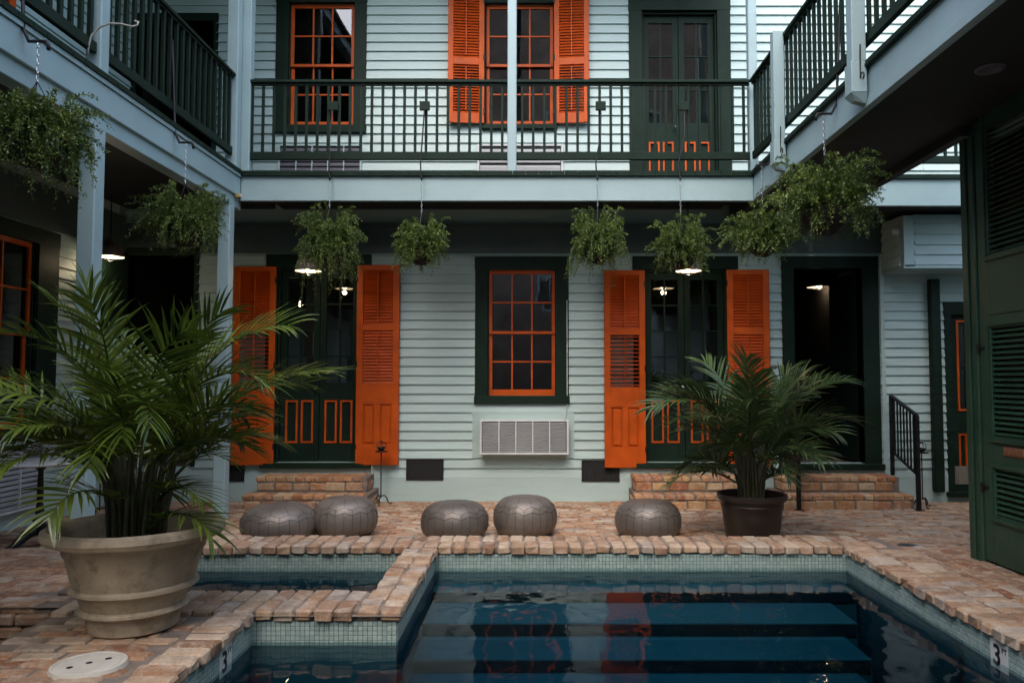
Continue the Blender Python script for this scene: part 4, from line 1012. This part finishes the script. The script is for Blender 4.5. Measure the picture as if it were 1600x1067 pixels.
# ---- cafe table and chair -----------------------------------------------------------
tx, ty = FP(62, 800, 6.6)[0], 6.6; tz = gz(ty)
t = thing('cafe_table', 'round white marble cafe table on a black claw-foot iron base', 'table', (tx, ty, tz))
zt = FP(0, 722, 6.5)[1]
m = MB(); m.lathe([(0, -0.022), (0.35, -0.022), (0.365, -0.012), (0.365, -0.006), (0.355, 0.0), (0, 0)], (tx, ty, zt), 48); m.build('table_top', 'marble', t, autosm=True)
m = MB(); m.lathe([(0.055, 0.10), (0.06, 0.16), (0.045, 0.19), (0.05, 0.22), (0.03, 0.25), (0.035, 0.30), (0.024, 0.36), (0.026, 0.45), (0.02, zt - tz - 0.08), (0.05, zt - tz - 0.05), (0.11, zt - tz - 0.023)], (tx, ty, tz), 20); m.build('column', 'iron', t)
for k in range(4):
    a = math.pi / 4 + k * math.pi / 2 + 0.4; u = Vector((math.cos(a), math.sin(a), 0)); c = Vector((tx, ty, tz))
    m = MB(); m.tube([c + u * 0.02 + Vector((0, 0, 0.14)), c + u * 0.10 + Vector((0, 0, 0.12)), c + u * 0.17 + Vector((0, 0, 0.07)), c + u * 0.22 + Vector((0, 0, 0.035)), c + u * 0.28 + Vector((0, 0, 0.02))], [0.05, 0.045, 0.034, 0.026, 0.022], 8); m.build('leg', 'iron', t, smooth=True)
cxx, cyy = -4.62, 5.95; cz = gz(cyy)
t = thing('chair', 'dark green wooden slatted chair beside the cafe table', 'chair', (cxx, cyy, cz))
fr = Fr((cxx, cyy, cz), (math.cos(.5), math.sin(.5), 0), (-math.sin(.5), math.cos(.5), 0))
for k in range(6): m = MB(); m.cbox(fr, -0.2, 0.2, -0.2 + k * 0.068, -0.14 + k * 0.068, 0.43, 0.448, 0.003); m.build('seat_slat', 'chair_green', t)
for (a, b, h) in ((-0.2, -0.2, 0.43), (0.2, -0.2, 0.43), (-0.2, 0.2, 0.86), (0.2, 0.2, 0.86)): m = MB(); m.cbox(fr, a - 0.018, a + 0.018, b - 0.018, b + 0.018, 0, h, 0.004); m.build('leg', 'chair_green', t)
for k in range(4): m = MB(); m.cbox(fr, -0.18, 0.18, 0.19, 0.21, 0.54 + k * 0.085, 0.60 + k * 0.085, 0.003); m.build('back_slat', 'chair_green', t)

# ---- pool fittings ---------------------------------------------------------------------
x, y = GP(139, 1039, gz(3.5))
t = thing('skimmer_lid', 'round off-white plastic skimmer lid set in the bricks before the stone pot', 'lid', (x, y, gz(3.5)))
m = MB(); m.lathe([(0.0, 0.012), (0.135, 0.012), (0.137, 0.008), (0.143, 0.008), (0.146, 0.012), (0.160, 0.011), (0.166, -0.01)], (x, y, gz(3.5)), 56); m.build('disc', 'lid', t, autosm=True)
for (dx, dy) in ((-0.055, -0.06), (0.0, 0.0), (0.06, 0.055)):
    m = MB(); m.lathe([(0.0, 0.0133), (0.014, 0.0133), (0.015, 0.0122)], (x + dx, y + dy, gz(3.5)), 14); m.build('finger_hole', 'black', t)
x, y = GP(1420, 847, gz(6.3))
t = thing('drain_cover', 'round grey metal drain cover in the paving by the gate', 'drain cover', (x, y, gz(y)))
m = MB(); m.lathe([(0, 0.009), (0.085, 0.009), (0.092, 0.005), (0.094, -0.02)], (x, y, gz(y)), 32); m.build('plate', 'drain', t, autosm=True)
for k in range(5):
    m = MB(); m.box(W, x - 0.05, x + 0.05, y - 0.052 + k * 0.025, y - 0.046 + k * 0.025, gz(y) + 0.0085, gz(y) + 0.0098); m.build('slot', 'black', t)
def text_mesh(body, size, bold=0.0):
    cu = bpy.data.curves.new('t', 'FONT'); cu.body = body; cu.size = size; cu.offset = bold; cu.extrude = 0.0008; cu.resolution_u = 3
    o = bpy.data.objects.new('t', cu); COL.objects.link(o)
    dg = bpy.context.evaluated_depsgraph_get(); me = bpy.data.meshes.new_from_object(o.evaluated_get(dg))
    bpy.data.objects.remove(o); bpy.data.curves.remove(cu); me.name = 'numeral'; me.materials.clear(); me.materials.append(MATS['black']); return me
def depth_marker(label, fr, s, up=1):
    z1 = ZC - 0.064; z0 = z1 - 0.155
    t = thing('depth_marker', label, 'sign', fr.pt(s, 0, z0), 'pool depth markers')
    m = MB(); m.box(fr, s - 0.077, s + 0.077, 0.0042, 0.0062, z0, z1); m.build('plate', 'plate_white', t)
    sx = fr.S * up
    for body, size, bold, ds, dz in (('3', 0.15, 0.003, -0.055, 0.022), ('FT', 0.042, 0.0, 0.025, 0.095)):
        me = text_mesh(body, size, bold)
        o = bpy.data.objects.new('numeral' if body == '3' else 'unit_letters', me); COL.objects.link(o); o.parent = t; ORG[o] = ORG[t]
        M = Matrix((sx, Vector((0, 0, 1)), fr.N)).transposed().to_4x4(); M.translation = fr.pt(s, 0.0072, z0) + sx * ds + Vector((0, 0, dz)) - ORG[t]
        o.matrix_basis = M
xm, ym = GP(1560, 1020, 0.03)
depth_marker('white 3 FT depth marker tile on the pool wall below the green gate side coping', Fr((XR + IN, 0, 0), (0, 1, 0), (-1, 0, 0)), FP(0, 0, 1)[0] * 0 + 4.14, -1)
depth_marker('white 3 FT depth marker tile on the teal pool wall below the stone pot', Fr((XL - IN, 0, 0), (0, 1, 0), (1, 0, 0)), 4.08, 1)

# ---- lamps ----------------------------------------------------------------------------------
def pendant(label, px, py, Y, ztop, r=0.155, power=2.0):
    x, z = FP(px, py, Y)
    t = thing('pendant_lamp', label, 'lamp', (x, Y, z), 'caged dome pendant lamps')
    m = MB(); m.lathe([(r, 0), (r * 0.97, 0.05), (r * 0.86, 0.10), (r * 0.62, 0.15), (r * 0.33, 0.175), (0.045, 0.185), (0.03, 0.22), (0.0, 0.222)], (x, Y, z), 32); m.build('shade', 'shade_out', t)
    m = MB(); m.lathe([(r - 0.004, 0.002), (r * 0.94, 0.05), (r * 0.83, 0.095), (r * 0.59, 0.142), (r * 0.3, 0.168), (0.0, 0.172)][::-1], (x, Y, z), 32); m.build('reflector', 'shade_in', t)
    m = MB(); m.lathe([(0.0, -0.045), (0.022, -0.038), (0.032, -0.015), (0.026, 0.02), (0.014, 0.05), (0.014, 0.09), (0, 0.09)], (x, Y, z + 0.03), 16); m.build('bulb', 'bulb', t)
    m = MB()
    for k in range(4): m.tube([Vector((x, Y, z)) + Vector((math.cos(k * math.pi / 2) * a, math.sin(k * math.pi / 2) * a, b)) for a, b in ((r * .9, 0.0), (r * .55, -0.02), (0.03, -0.04), (0, -0.042))], 0.0025, 5)
    m.build('cage', 'iron', t)
    m = MB(); m.tube([(x, Y, z + 0.21), (x, Y, ztop)], 0.008, 8); m.build('stem', 'iron', t)
    li = bpy.data.lights.new('lamp_light', 'POINT'); li.energy = power; li.color = (1, 0.78, 0.5); li.shadow_soft_size = 0.03
    lo = bpy.data.objects.new('lamp_light', li); COL.objects.link(lo); lo.parent = t; lo.location = (0, 0, -0.055)
ZSO = ZFT - 0.102
pendant('caged dome pendant lamp hanging in the left gallery behind the palm', 172, 402, 8.75, ZFT - 0.10, 0.15, 1.1)
pendant('caged pendant lamp glowing under the fern at the left double door', 482, 424, 8.75, ZSO, 0.15, 1.1)
pendant('caged pendant lamp glowing under the fern at the right double door', 1076, 424, 8.75, ZSO, 0.15, 1.1)
pendant('dome pendant lamp glowing inside the open dark passage', 1280, 449, 11.3, 3.42, 0.178, 0.25)
x, z = FP(470, 475, 10.54)
t = thing('bulb_lamp', 'small bare bulb hanging in the dark room behind the left double door', 'lamp', (x, 10.54, z))
m = MB(); m.lathe([(0.0, -0.04), (0.02, -0.034), (0.03, -0.01), (0.022, 0.02), (0.012, 0.04), (0, 0.042)], (x, 10.54, z), 14); m.build('bulb', 'bulb', t)
m = MB(); m.tube([(x, 10.54, z + 0.04), (x, 10.54, z + 0.09)], 0.016, 8); m.build('socket', 'iron', t)
m = MB(); m.tube([(x, 10.54, z + 0.09), (x, 10.54, 3.42)], 0.003, 5); m.build('cord', 'iron', t)
def soffit_light(label, x, y, z):
    t = thing('soffit_light', label, 'light', (x, y, z), 'unlit soffit lights')
    m = MB(); m.lathe([(0.0, -0.004), (0.06, -0.004), (0.066, -0.012), (0.085, -0.010), (0.09, 0.0)], (x, y, z), 28); m.build('trim_ring', 'ac_fin_dark', t)
soffit_light('small unlit soffit light under the back balcony', FP(868, 322, 8.9)[0], 8.9, ZSO - 0.003)
soffit_light('small unlit soffit light under the right gallery', 2.87, 4.75, ZFB + 0.029)
x, z = FP(372, 307, 8.14)
t = thing('floodlight', 'small brass floodlight at the corner of the left gallery beam', 'light', (x, 8.14, z))
m = MB(); m.cbox(W, x - 0.03, x + 0.035, 8.09, 8.16, z - 0.02, z + 0.022, 0.006); m.build('housing', 'yellow_metal', t)
m = MB(); m.tube([(x + 0.036, 8.12, z), (x + 0.05, 8.11, z - 0.005)], 0.018, 10); m.build('lens', 'lid', t)
m = MB(); m.box(W, x - 0.06, x - 0.028, 8.10, 8.15, z - 0.008, z + 0.008); m.build('bracket', 'iron', t)
x0b = FP(1378, 400, 9.5)[0]; yb = 9.02; z = FP(0, 362, yb)[1]
t = thing('security_camera', 'white dome security camera on the side of the blue bump-out', 'camera', (x0b, yb, z))
m = MB(); m.tube([(x0b - 0.022, yb, z), (x0b - 0.05, yb, z)], 0.05, 18); m.build('base', 'white_plastic', t, autosm=True)
m = MB(); m.tube([(x0b - 0.05, yb, z), (x0b - 0.075, yb - 0.005, z), (x0b - 0.095, yb - 0.01, z), (x0b - 0.102, yb - .01, z)], [0.045, 0.04, 0.024, 0.005], 16); m.build('dome', 'white_plastic', t, smooth=True)

# ---- carriage gate ----------------------------------------------------------------------------
t = thing('gate', 'tall open dark green panelled gate with louvres and a copper mail slot', 'gate', (3.3, YC, 0.15))
G = Fr((3.315, 0, 0), (0, 1, 0), (-1, 0, 0))
GT = 3.33
jm = MB(); jm.cbox(G, 5.725, YC, -0.08, 0.015, 0.125, GT, 0.008); jm.build('jamb', 'gate_green', t)
jm = MB(); jm.cbox(G, 5.80, YC + 0.012, 0.0155, 0.03, 0.13, GT, 0.005); jm.build('jamb_stop', 'gate_green', t)
y0, y1 = 4.35, 5.715; T0, T1 = -0.04, 0.0
def gzp(py, px=1560): 
    yy = 3.315 * F / (px - CX); return FP(px, py, yy)[1]
lv1 = (gzp(682), gzp(512)); lv2 = (gzp(808), gzp(736)); lv3 = (gzp(395), gzp(150))
sw = 0.135
m = MB(); m.cbox(G, y1 - sw, y1, T0, T1, 0.165, GT, 0.005); m.cbox(G, y0, y0 + sw, T0, T1, 0.165, GT, 0.005)
ed = [0.165, lv2[0], lv2[1], lv1[0], lv1[1], lv3[0], lv3[1], GT]
for a, b in zip(ed[::2], ed[1::2]): m.box(G, y0 + sw - 0.001, y1 - sw + 0.001, T0 + 0.002, T1 - 0.002, a, b)
for (a, b) in (lv1, lv2, lv3): m.frame(G, y0 + sw - 0.04, y1 - sw + 0.04, a - 0.045, b + 0.045, 0.028, T1 - 0.002, T1 + 0.016)
m.box(G, y0 + sw, y1 - sw, T1 - 0.003, T1 + 0.006, lv1[1] + 0.10, lv1[1] + 0.115)
m.build('leaf_frame', 'gate_green', t)
L = y1 - y0 - 2 * sw; sl = MB(); sl.cbox(W, -L / 2, L / 2, -0.019, 0.019, -0.004, 0.004, 0.002); slm = mk(sl, 'slat', 'gate_green')
for (a, b) in (lv1, lv2, lv3):
    n = max(3, int((b - a) / 0.0385)); p = (b - a) / n
    for k in range(n): inst(slm, 'slat', t, G.pt((y0 + y1) / 2, -0.02, a + p * (k + 0.5)), (rad(38), 0, -math.pi / 2))
m = MB(); m.box(G, y0 + sw, y1 - sw, T0 - 0.03, T0 - 0.02, 0.3, GT - .1); m.build('backing', 'black', t)
for py in (545, 760):
    zz = gzp(py, 1529); m = MB(); m.tube([G.pt(5.722, 0.012, zz - 0.035), G.pt(5.722, 0.012, zz + 0.035)], 0.011, 8); m.box(G, 5.66, 5.715, 0.0, 0.006, zz - 0.012, zz + 0.012); m.build('hinge', 'iron', t)
zz = gzp(707, 1580); ys_ = 3.315 * F / (1565 - CX)
m = MB(); m.cbox(G, ys_ - 0.26, ys_, 0.0, 0.008, zz - 0.032, zz + 0.032, 0.004); mo = m.build('mail_slot', 'brass', t)
m = MB(); m.cbox(G, ys_ - 0.235, ys_ - 0.025, 0.008, 0.014, zz - 0.02, zz + 0.02, 0.003); m.build('flap', 'brass', mo)
# beam over the gate
m = MB(); m.cbox(G, 4.0, YC, -0.08, -0.041, GT + 0.002, GT + 0.1, 0.004); m.build('head_beam', 'gate_green', t)

# ---- hooks, chains and hanging ferns -------------------------------------------------------------
link_m = None
def chain_part(root, p0, p1, mat='chrome'):
    p0, p1 = Vector(p0), Vector(p1); d = p1 - p0; n = max(2, int(d.length / 0.026)); m = MB()
    for k in range(n):
        c = p0 + d * ((k + .5) / n); u = Vector((1, 0, 0)) if k % 2 else Vector((0, 1, 0)); h = d.length / n * 0.62
        m.tube([c + u * (0.007 * math.cos(a)) + Vector((0, 0, h * math.sin(a))) for a in [i * math.pi / 4 for i in range(9)]], 0.0026, 4, False)
    return m.build('chain', mat, root)
def fern(label, c, top, R=0.30, H=0.16, droop=0.25, seed=1, n=150, bowl=0.16, trail=()):
    """hanging fern: bowl, chain, hanger and a crown of thin arching sprays with small leaves"""
    c = Vector(c); r = random.Random(seed)
    t = thing('hanging_fern', label, 'hanging plant', c, 'hanging ferns around the courtyard')
    m = MB(); m.lathe([(0.0, -bowl * 0.95), (bowl * 0.35, -bowl * 0.9), (bowl * 0.7, -bowl * 0.66), (bowl * 0.93, -bowl * 0.3), (bowl, 0), (bowl * 0.96, 0.0), (bowl * .9, -0.02), (0, -0.02)], c, 28, lambda q, z, a: q * (1 + 0.02 * math.sin(7 * a + z * 30))); m.build('basket', 'coconut', t)
    m = MB()
    for k in range(3):
        a = k * 2.1 + 0.3; m.tube([c + Vector((bowl * 0.97 * math.cos(a), bowl * 0.97 * math.sin(a), 0)), c + Vector((0, 0, H + 0.16))], 0.003, 4)
    m.build('hanger_wire', 'iron', t)
    chain_part(t, c + Vector((0, 0, H + 0.16)), top)
    m = MB(); 
    def leaf(p, d, l, w, a):
        d = d.normalized(); s = d.cross(Vector((r.uniform(-1, 1), r.uniform(-1, 1), r.uniform(0.2, 1)))).normalized() * w
        m.add([p, p + d * l * 0.5 + s, p + d * l, p + d * l * 0.5 - s], [(0, 1, 2, 3)], False, a)
    def spray(az, out, up, dr, hue):
        u = Vector((math.cos(az), math.sin(az), 0)); L = out; seg = 13; prev = None
        p0 = c + u * bowl * r.uniform(0.0, 0.8) + Vector((0, 0, 0.0)); wob = r.uniform(-0.5, 0.5)
        side = Vector((-u.y, u.x, 0)); pts = []
        for i in range(seg + 1):
            f = i / seg
            p = p0 + u * L * (f ** 0.8) * (1 - 0.12 * f) + side * wob * 0.15 * f * f * L * 3 + Vector((0, 0, up * math.sin(min(1, f * 1.35) * math.pi / 1.8) - dr * f ** 2.4))
            pts.append(p)
        m.tube(pts[::2], 0.0014, 3, False)
        for i in range(1, seg + 1):
            dirv = (pts[i] - pts[i - 1]); f = i / seg
            for q in range(8):
                b = pts[i - 1] + dirv * r.random()
                off = Vector((r.uniform(-1, 1), r.uniform(-1, 1), r.uniform(-0.6, 0.9))).normalized()
                leaf(b + off * r.uniform(0, 0.012), off * 0.9 + dirv.normalized() * 0.8, r.uniform(0.014, 0.034) * (1.1 - 0.3 * f), r.uniform(0.0030, 0.0062), min(1, hue + r.uniform(-0.2, 0.3) + 0.15 * f))
    for k in range(int(n * 1.25)):
        az = r.uniform(0, 2 * math.pi); q = r.random()
        lob = 1 + 0.18 * math.sin(2 * az + seed) + 0.14 * math.sin(5 * az + seed * 2)
        spray(az, R * lob * r.uniform(0.25, 1.1), H * r.uniform(0.25, 1.35) * (1.25 - 0.6 * q), droop * r.uniform(0.2, 1.5) * q * lob, r.uniform(0.0, 0.8))
    for k in range(int(n * 0.45)):
        spray(r.uniform(0, 6.283), bowl * r.uniform(0.75, 1.25), H * r.uniform(0.15, 0.5), bowl * r.uniform(0.5, 1.7), r.uniform(0.0, 0.6))
    for (az, out, dr) in trail:
        for j in range(5): spray(az + r.uniform(-.25, .25), out * r.uniform(.8, 1.1), H * 0.5, dr * r.uniform(.7, 1.05), r.uniform(0.2, .8))
    m.build('foliage', 'fern_leaf', t, attr=True)
    return t
def hook_thing(label, paths, mat='iron', plate=None, r=0.008):
    p = Vector(paths[0][0]); t = thing('plant_hook', label, 'hook', p, 'plant hooks on the galleries')
    for q in paths: m = MB(); m.tube(q, r, 7); m.build('rod', mat, t, smooth=True)
    if plate: m = MB(); m.cbox(*plate, 0.004); m.build('plate', 'trim_green' if mat == 'iron' else mat, t)
YH = YG - 0.10
def back_fern(px, pyc, name, **k):
    x, z = FP(px, pyc, YH); ztop = FP(px, 287, YH)[1]
    xr = FP(px + 5, 200, YG)[0]
    zpl = FP(0, 158, YG)[1], FP(0, 172, YG)[1]
    hook_thing('thin black hook on the balcony railing above the %s' % name,
               [[(xr, YG + 0.02, zpl[1] + 0.02), (xr, YG - 0.02, zpl[1] - 0.05), (xr - 0.01, YG - 0.06, FP(0, 215, YG)[1]), (x - 0.015, YG - 0.085, FP(0, 258, YG)[1]), (x - 0.01, YH, FP(0, 276, YG)[1]), (x, YH - 0.005, FP(0, 286, YG)[1]), (x + 0.012, YH - 0.02, FP(0, 281, YG)[1])]],
               plate=(W, xr - 0.055, xr + 0.055, YG + 0.005, YG + 0.035, zpl[1], zpl[0]))
    fern('hanging fern ' + k.pop('label'), (x, YH, z), (x, YH, ztop), **k)
back_fern(514, 392, 'fern at the left double door', label='full and bushy over the lamp at the left double door', R=0.31, H=0.30, droop=0.44, seed=3, n=230, bowl=0.17)
back_fern(658, 392, 'fern right of the orange shutter', label='compact with its round dark bowl showing right of the orange shutter', R=0.26, H=0.23, droop=0.20, seed=4, n=160, bowl=0.165, trail=((math.pi + .2, 0.22, 0.42), (-1.9, 0.15, 0.35)))
back_fern(934, 392, 'fern beside the lower window', label='trailing down beside the green window frame', R=0.29, H=0.30, droop=0.38, seed=5, n=190, bowl=0.15, trail=((math.pi + .1, 0.28, 0.50), (math.pi - .3, .25, .45), (-0.3, 0.26, 0.30)))
back_fern(1064, 398, 'fern at the right double door', label='compact over the lamp at the right double door', R=0.28, H=0.27, droop=0.22, seed=6, n=170, bowl=0.17)
def side_fern(px, py, X, pyh, hname, label, **k):
    Y = X * F / (px - CX) * (ct - (CY - py) / F * st); z = FP(px, py, Y)[1]; zh = FP(px, pyh, X * F / (px - CX))[1]
    sgn = 1 if X < 0 else -1
    xr = X - sgn * 0.17
    hook_thing('black pipe plant hook on the %s' % hname, [[(xr, Y + 0.05, ZRT - 0.25), (xr + sgn * .02, Y + 0.04, ZRT - 0.5), (X - sgn * 0.11, Y + 0.02, zh + 0.10), (X - sgn * 0.06, Y, zh + 0.01), (X + sgn * 0.02, Y, zh + 0.01), (X + sgn * 0.05, Y, zh + 0.008), (X + sgn * 0.062, Y, zh - 0.012), (X + sgn * 0.064, Y, zh - 0.045)]], r=0.011)
    fern('hanging fern ' + label, (X, Y, z), (X, Y, zh), **k)
side_fern(55, 218, -3.06, 75, 'left gallery above the nearest fern', 'with long trailing sprays under the left gallery near the first post', R=0.28, H=0.20, droop=0.30, seed=7, n=170, bowl=0.19, trail=((0.1, 0.12, 0.55), (-1.0, 0.10, 0.5), (0.5, .3, .2)))
side_fern(288, 358, -3.06, 228, 'left gallery above the fern between the posts', 'spreading wide between the two left gallery posts', R=0.31, H=0.24, droop=0.22, seed=8, n=180, bowl=0.17, trail=((math.pi, 0.42, 0.15),))
side_fern(1192, 378, 2.25, 262, 'right gallery corner next to the back balcony', 'with its dark bowl showing at the right gallery corner', R=0.29, H=0.22, droop=0.18, seed=9, n=170, bowl=0.16, trail=((math.pi, 0.42, 0.16),))
side_fern(1290, 330, 2.25, 184, 'right gallery between the hanging newel posts', 'large and dark under the right gallery above the open passage', R=0.34, H=0.28, droop=0.20, seed=10, n=230, bowl=0.2, trail=((math.pi, 0.5, 0.15),))
# unused white hook at the first upper post of the left gallery
Yp = 5.5; P = lambda px, py: (FP(px, py, Yp)[0] , Yp - 0.07, FP(px, py, Yp)[1])
hook_thing('unused cream gooseneck plant hook on the upper left gallery post', [[P(146, 92), P(147, 78), P(152, 62), P(164, 50), P(180, 44), P(198, 45), P(214, 49), P(222, 47), P(224, 42), P(218, 40)]], mat='hook_white', r=0.007)

# ---- potted palms ----------------------------------------------------------------------------------
def frond_mesh(L, lean0, bend, ll, n, seed, mat, w=0.013, vee=0.22, start=0.16):
    r = random.Random(seed); m = MB(); pts = []; tans = []
    p = Vector((0, 0, 0)); N = 26; ang = lean0
    tw = r.uniform(-0.35, 0.35); roll = r.uniform(-0.75, 0.75)
    for i in range(N + 1):
        f = i / N; ang = lean0 + bend * f ** 1.6; tans.append(Vector((math.sin(ang) * math.cos(tw * f), math.sin(ang) * math.sin(tw * f), math.cos(ang))))
        pts.append(p.copy()); p = p + tans[-1] * (L / N)
    m.tube(pts[::2], [0.010 * (1 - 0.85 * i / 13) for i in range(14)], 5, False)
    def leaflet(base, t, side, f, sg):
        up = side.cross(t); up = up if up.z > 0 else -up
        a = rad(66 - 38 * f + r.uniform(-7, 7)); l = ll * (0.55 + 0.75 * math.sin(math.pi * (0.18 + 0.72 * f))) * r.uniform(0.88, 1.1)
        d = (t * math.cos(a) + side * sg * math.sin(a) + up * vee * r.uniform(0.6, 1.3)).normalized()
        q = base.copy(); K = 6; prev = None; hue = r.random()
        ww = w * r.uniform(0.85, 1.15)
        sag = r.uniform(0.5, 1.25)
        for k in range(K + 1):
            g = k / K; wd = ww * (0.35 + 1.0 * math.sin(math.pi * min(1, g * 0.85 + 0.12))) * (1 - g ** 3) + 0.0006
            s2 = d.cross(up).normalized(); nn = s2.cross(d).normalized()
            row = [q + s2 * wd + nn * wd * 0.25, q.copy(), q - s2 * wd + nn * wd * 0.25]
            if prev: m.add(prev + row, [(0, 1, 4, 3), (1, 2, 5, 4)], False, hue)
            prev = row; q = q + d * (l / K); d = (d + Vector((0, 0, -0.17 * sag * (0.3 + g)))).normalized()
    for i in range(n):
        f = i / (n - 1); s = (start + (0.995 - start) * f) * N; k = min(int(s), N - 1); u = s - k
        base = pts[k].lerp(pts[k + 1], u); t = tans[k].lerp(tans[k + 1], u).normalized()
        side = t.cross(Vector((0, 0, 1))); side = side.normalized() if side.length > 0.05 else Vector((0, 1, 0))
        side = Matrix.Rotation(roll * (0.3 + 0.7 * f), 3, t) @ side
        for sg in (-1, 1):
            if r.random() < 0.95: leaflet(base + t * r.uniform(-0.008, 0.008), t, side, f, sg)
    me = m.mesh('frond', attr=True); me.materials.append(MATS[mat]); me.polygons.foreach_set('use_smooth', [True] * len(me.polygons)); return me
def palm(label, c, pot_parts, zsoil, rsoil, specs, mat, ll, w, seed, rs=1.0, shift=0.0):
    t = thing('potted_palm', label, 'palm', c, 'potted palms')
    for (name, prof, mt, parent) in pot_parts:
        m = MB(); m.lathe([(q * rs, z) for q, z in prof], c, 64); m.build(name, mt, t, autosm=True)
    m = MB(); m.lathe([(rsoil, zsoil - 0.01), (rsoil * 0.6, zsoil + 0.01), (0.001, zsoil + 0.015)], c, 32); m.build('soil', 'soil', t)
    r = random.Random(seed); cv = Vector(c) + Vector((0, 0, zsoil))
    for i, (az, L, lean, bend, hh) in enumerate(specs):
        L *= 0.93 * (1 + shift * math.cos(az)); hh *= 1 + 0.5 * shift * math.cos(az)
        q = rsoil * 0.42 * math.sqrt(r.random()); a2 = az + r.uniform(-0.9, 0.9)
        root = cv + Vector((math.cos(a2) * q, math.sin(a2) * q, 0)); k = 0.10 * hh + 0.02
        b = root + Vector((math.cos(az) * k, math.sin(az) * k, hh))
        me = frond_mesh(L, lean, bend, ll * (0.72 + 0.3 * min(1.2, L)), int(8 + 18 * L), seed * 100 + i, mat, w)
        inst(me, 'frond', t, b, (0, 0, az))
        m = MB(); m.tube([root, root.lerp(b, 0.5) - Vector((math.cos(az), math.sin(az), 0)) * 0.012, b, b + Vector((math.cos(az) * math.sin(lean), math.sin(az) * math.sin(lean), math.cos(lean))) * 0.03], [0.013, 0.011, 0.009, 0.008], 6, False); m.build('stem', 'stem', t, smooth=True)
    return t
# left: stone pot with two raised bands
PX, PYY = -2.165, 4.22; R0 = 0.43
zr = FP(200, 822, PYY)[1] - 0.15
pot = [('pot', [(0.0, 0.0), (0.190, 0.0), (0.208, 0.012), (0.222, 0.075), (0.232, 0.12), (0.248, 0.16), (0.270, 0.215), (0.284, 0.25), (0.336, zr - 0.06), (0.348, zr - 0.03), (0.36, zr - 0.028)], 'stone_pot', None),
       ('band', [(0.222, 0.098), (0.245, 0.102), (0.257, 0.113), (0.256, 0.126), (0.246, 0.134), (0.232, 0.14)], 'stone_pot', None),
       ('band', [(0.262, 0.212), (0.288, 0.216), (0.302, 0.228), (0.301, 0.242), (0.292, 0.251), (0.276, 0.257)], 'stone_pot', None),
       ('rim', [(0.35, zr - 0.045), (0.385, zr - 0.055), (0.415, zr - 0.045), (0.43, zr - 0.02), (0.425, zr + 0.008), (0.40, zr + 0.022), (0.375, zr + 0.015), (0.355, zr - 0.01), (0.34, zr - 0.06), (0.33, zr - 0.12)], 'stone_pot', None)]
r = random.Random(42); sp = []
def ring(n, ph, L, lean, bend, h):
    for i in range(n): sp.append((i * 2.399 + ph + r.uniform(-.3, .3), r.uniform(*L), rad(r.uniform(*lean)), rad(r.uniform(*bend)), r.uniform(*h)))
ring(10, 0.0, (0.74, 0.95), (4, 20), (35, 85), (0.45, 0.66))
ring(18, 1.0, (0.66, 0.92), (20, 44), (60, 105), (0.36, 0.62))
ring(13, 2.0, (0.52, 0.74), (34, 60), (60, 100), (0.34, 0.52))
ring(4, 0.5, (0.36, 0.5), (40, 62), (70, 110), (0.2, 0.34))
sp += [(math.pi * 0.95, 0.98, rad(3), rad(20), 0.60), (math.pi, 1.0, rad(40), rad(66), 0.50), (0.05, 1.02, rad(48), rad(45), 0.50), (0.15, 0.95, rad(22), rad(75), 0.62), (-1.35, 0.62, rad(42), rad(105), 0.42), (-1.7, 0.6, rad(50), rad(100), 0.22), (-0.45, 0.52, rad(55), rad(105), 0.10)]
palm('large leafy palm in a cream stone pot with two raised bands', (PX, PYY, 0.15), pot, zr - 0.11, 0.335, sp, 'palm_leaf', 0.245, 0.0068, 7, 1.055, 0.06)
# right: dark plastic pot
PX2, PY2 = FP(1175, 800, 7.02)[0], 7.02; zr = FP(0, 770, 7.02)[1] - gz(7.02)
pot = [('pot', [(0.0, 0.0), (0.225, 0.0), (0.232, 0.01), (0.262, zr * 0.55), (0.268, zr * 0.70), (0.276, zr * 0.72), (0.278, zr * 0.76), (0.272, zr * 0.78), (0.285, zr - 0.05)], 'dark_pot', None),
       ('rim', [(0.284, zr - 0.055), (0.306, zr - 0.052), (0.312, zr - 0.03), (0.312, zr - 0.005), (0.305, zr), (0.288, zr - 0.004), (0.278, zr - 0.08)], 'dark_pot', None)]
r = random.Random(9); sp = []
ring(9, 0.0, (0.75, 1.0), (4, 20), (30, 85), (0.38, 0.56))
ring(15, 1.0, (0.72, 0.96), (22, 48), (55, 100), (0.30, 0.52))
ring(12, 2.0, (0.52, 0.76), (35, 62), (60, 100), (0.24, 0.42))
ring(3, 0.5, (0.38, 0.5), (45, 62), (60, 100), (0.14, 0.24))
sp += [(math.pi, 1.05, rad(30), rad(105), 0.52), (math.pi * .93, 0.95, rad(25), rad(100), 0.56), (0.1, 1.1, rad(32), rad(62), 0.52), (-0.2, 0.95, rad(45), rad(65), 0.42), (math.pi, 0.72, rad(60), rad(80), 0.15)]
palm('dark leafy palm in a plain dark brown plastic pot', (PX2, PY2, gz(PY2)), pot, zr - 0.07, 0.27, sp, 'palm_leaf_dark', 0.27, 0.0080, 8)
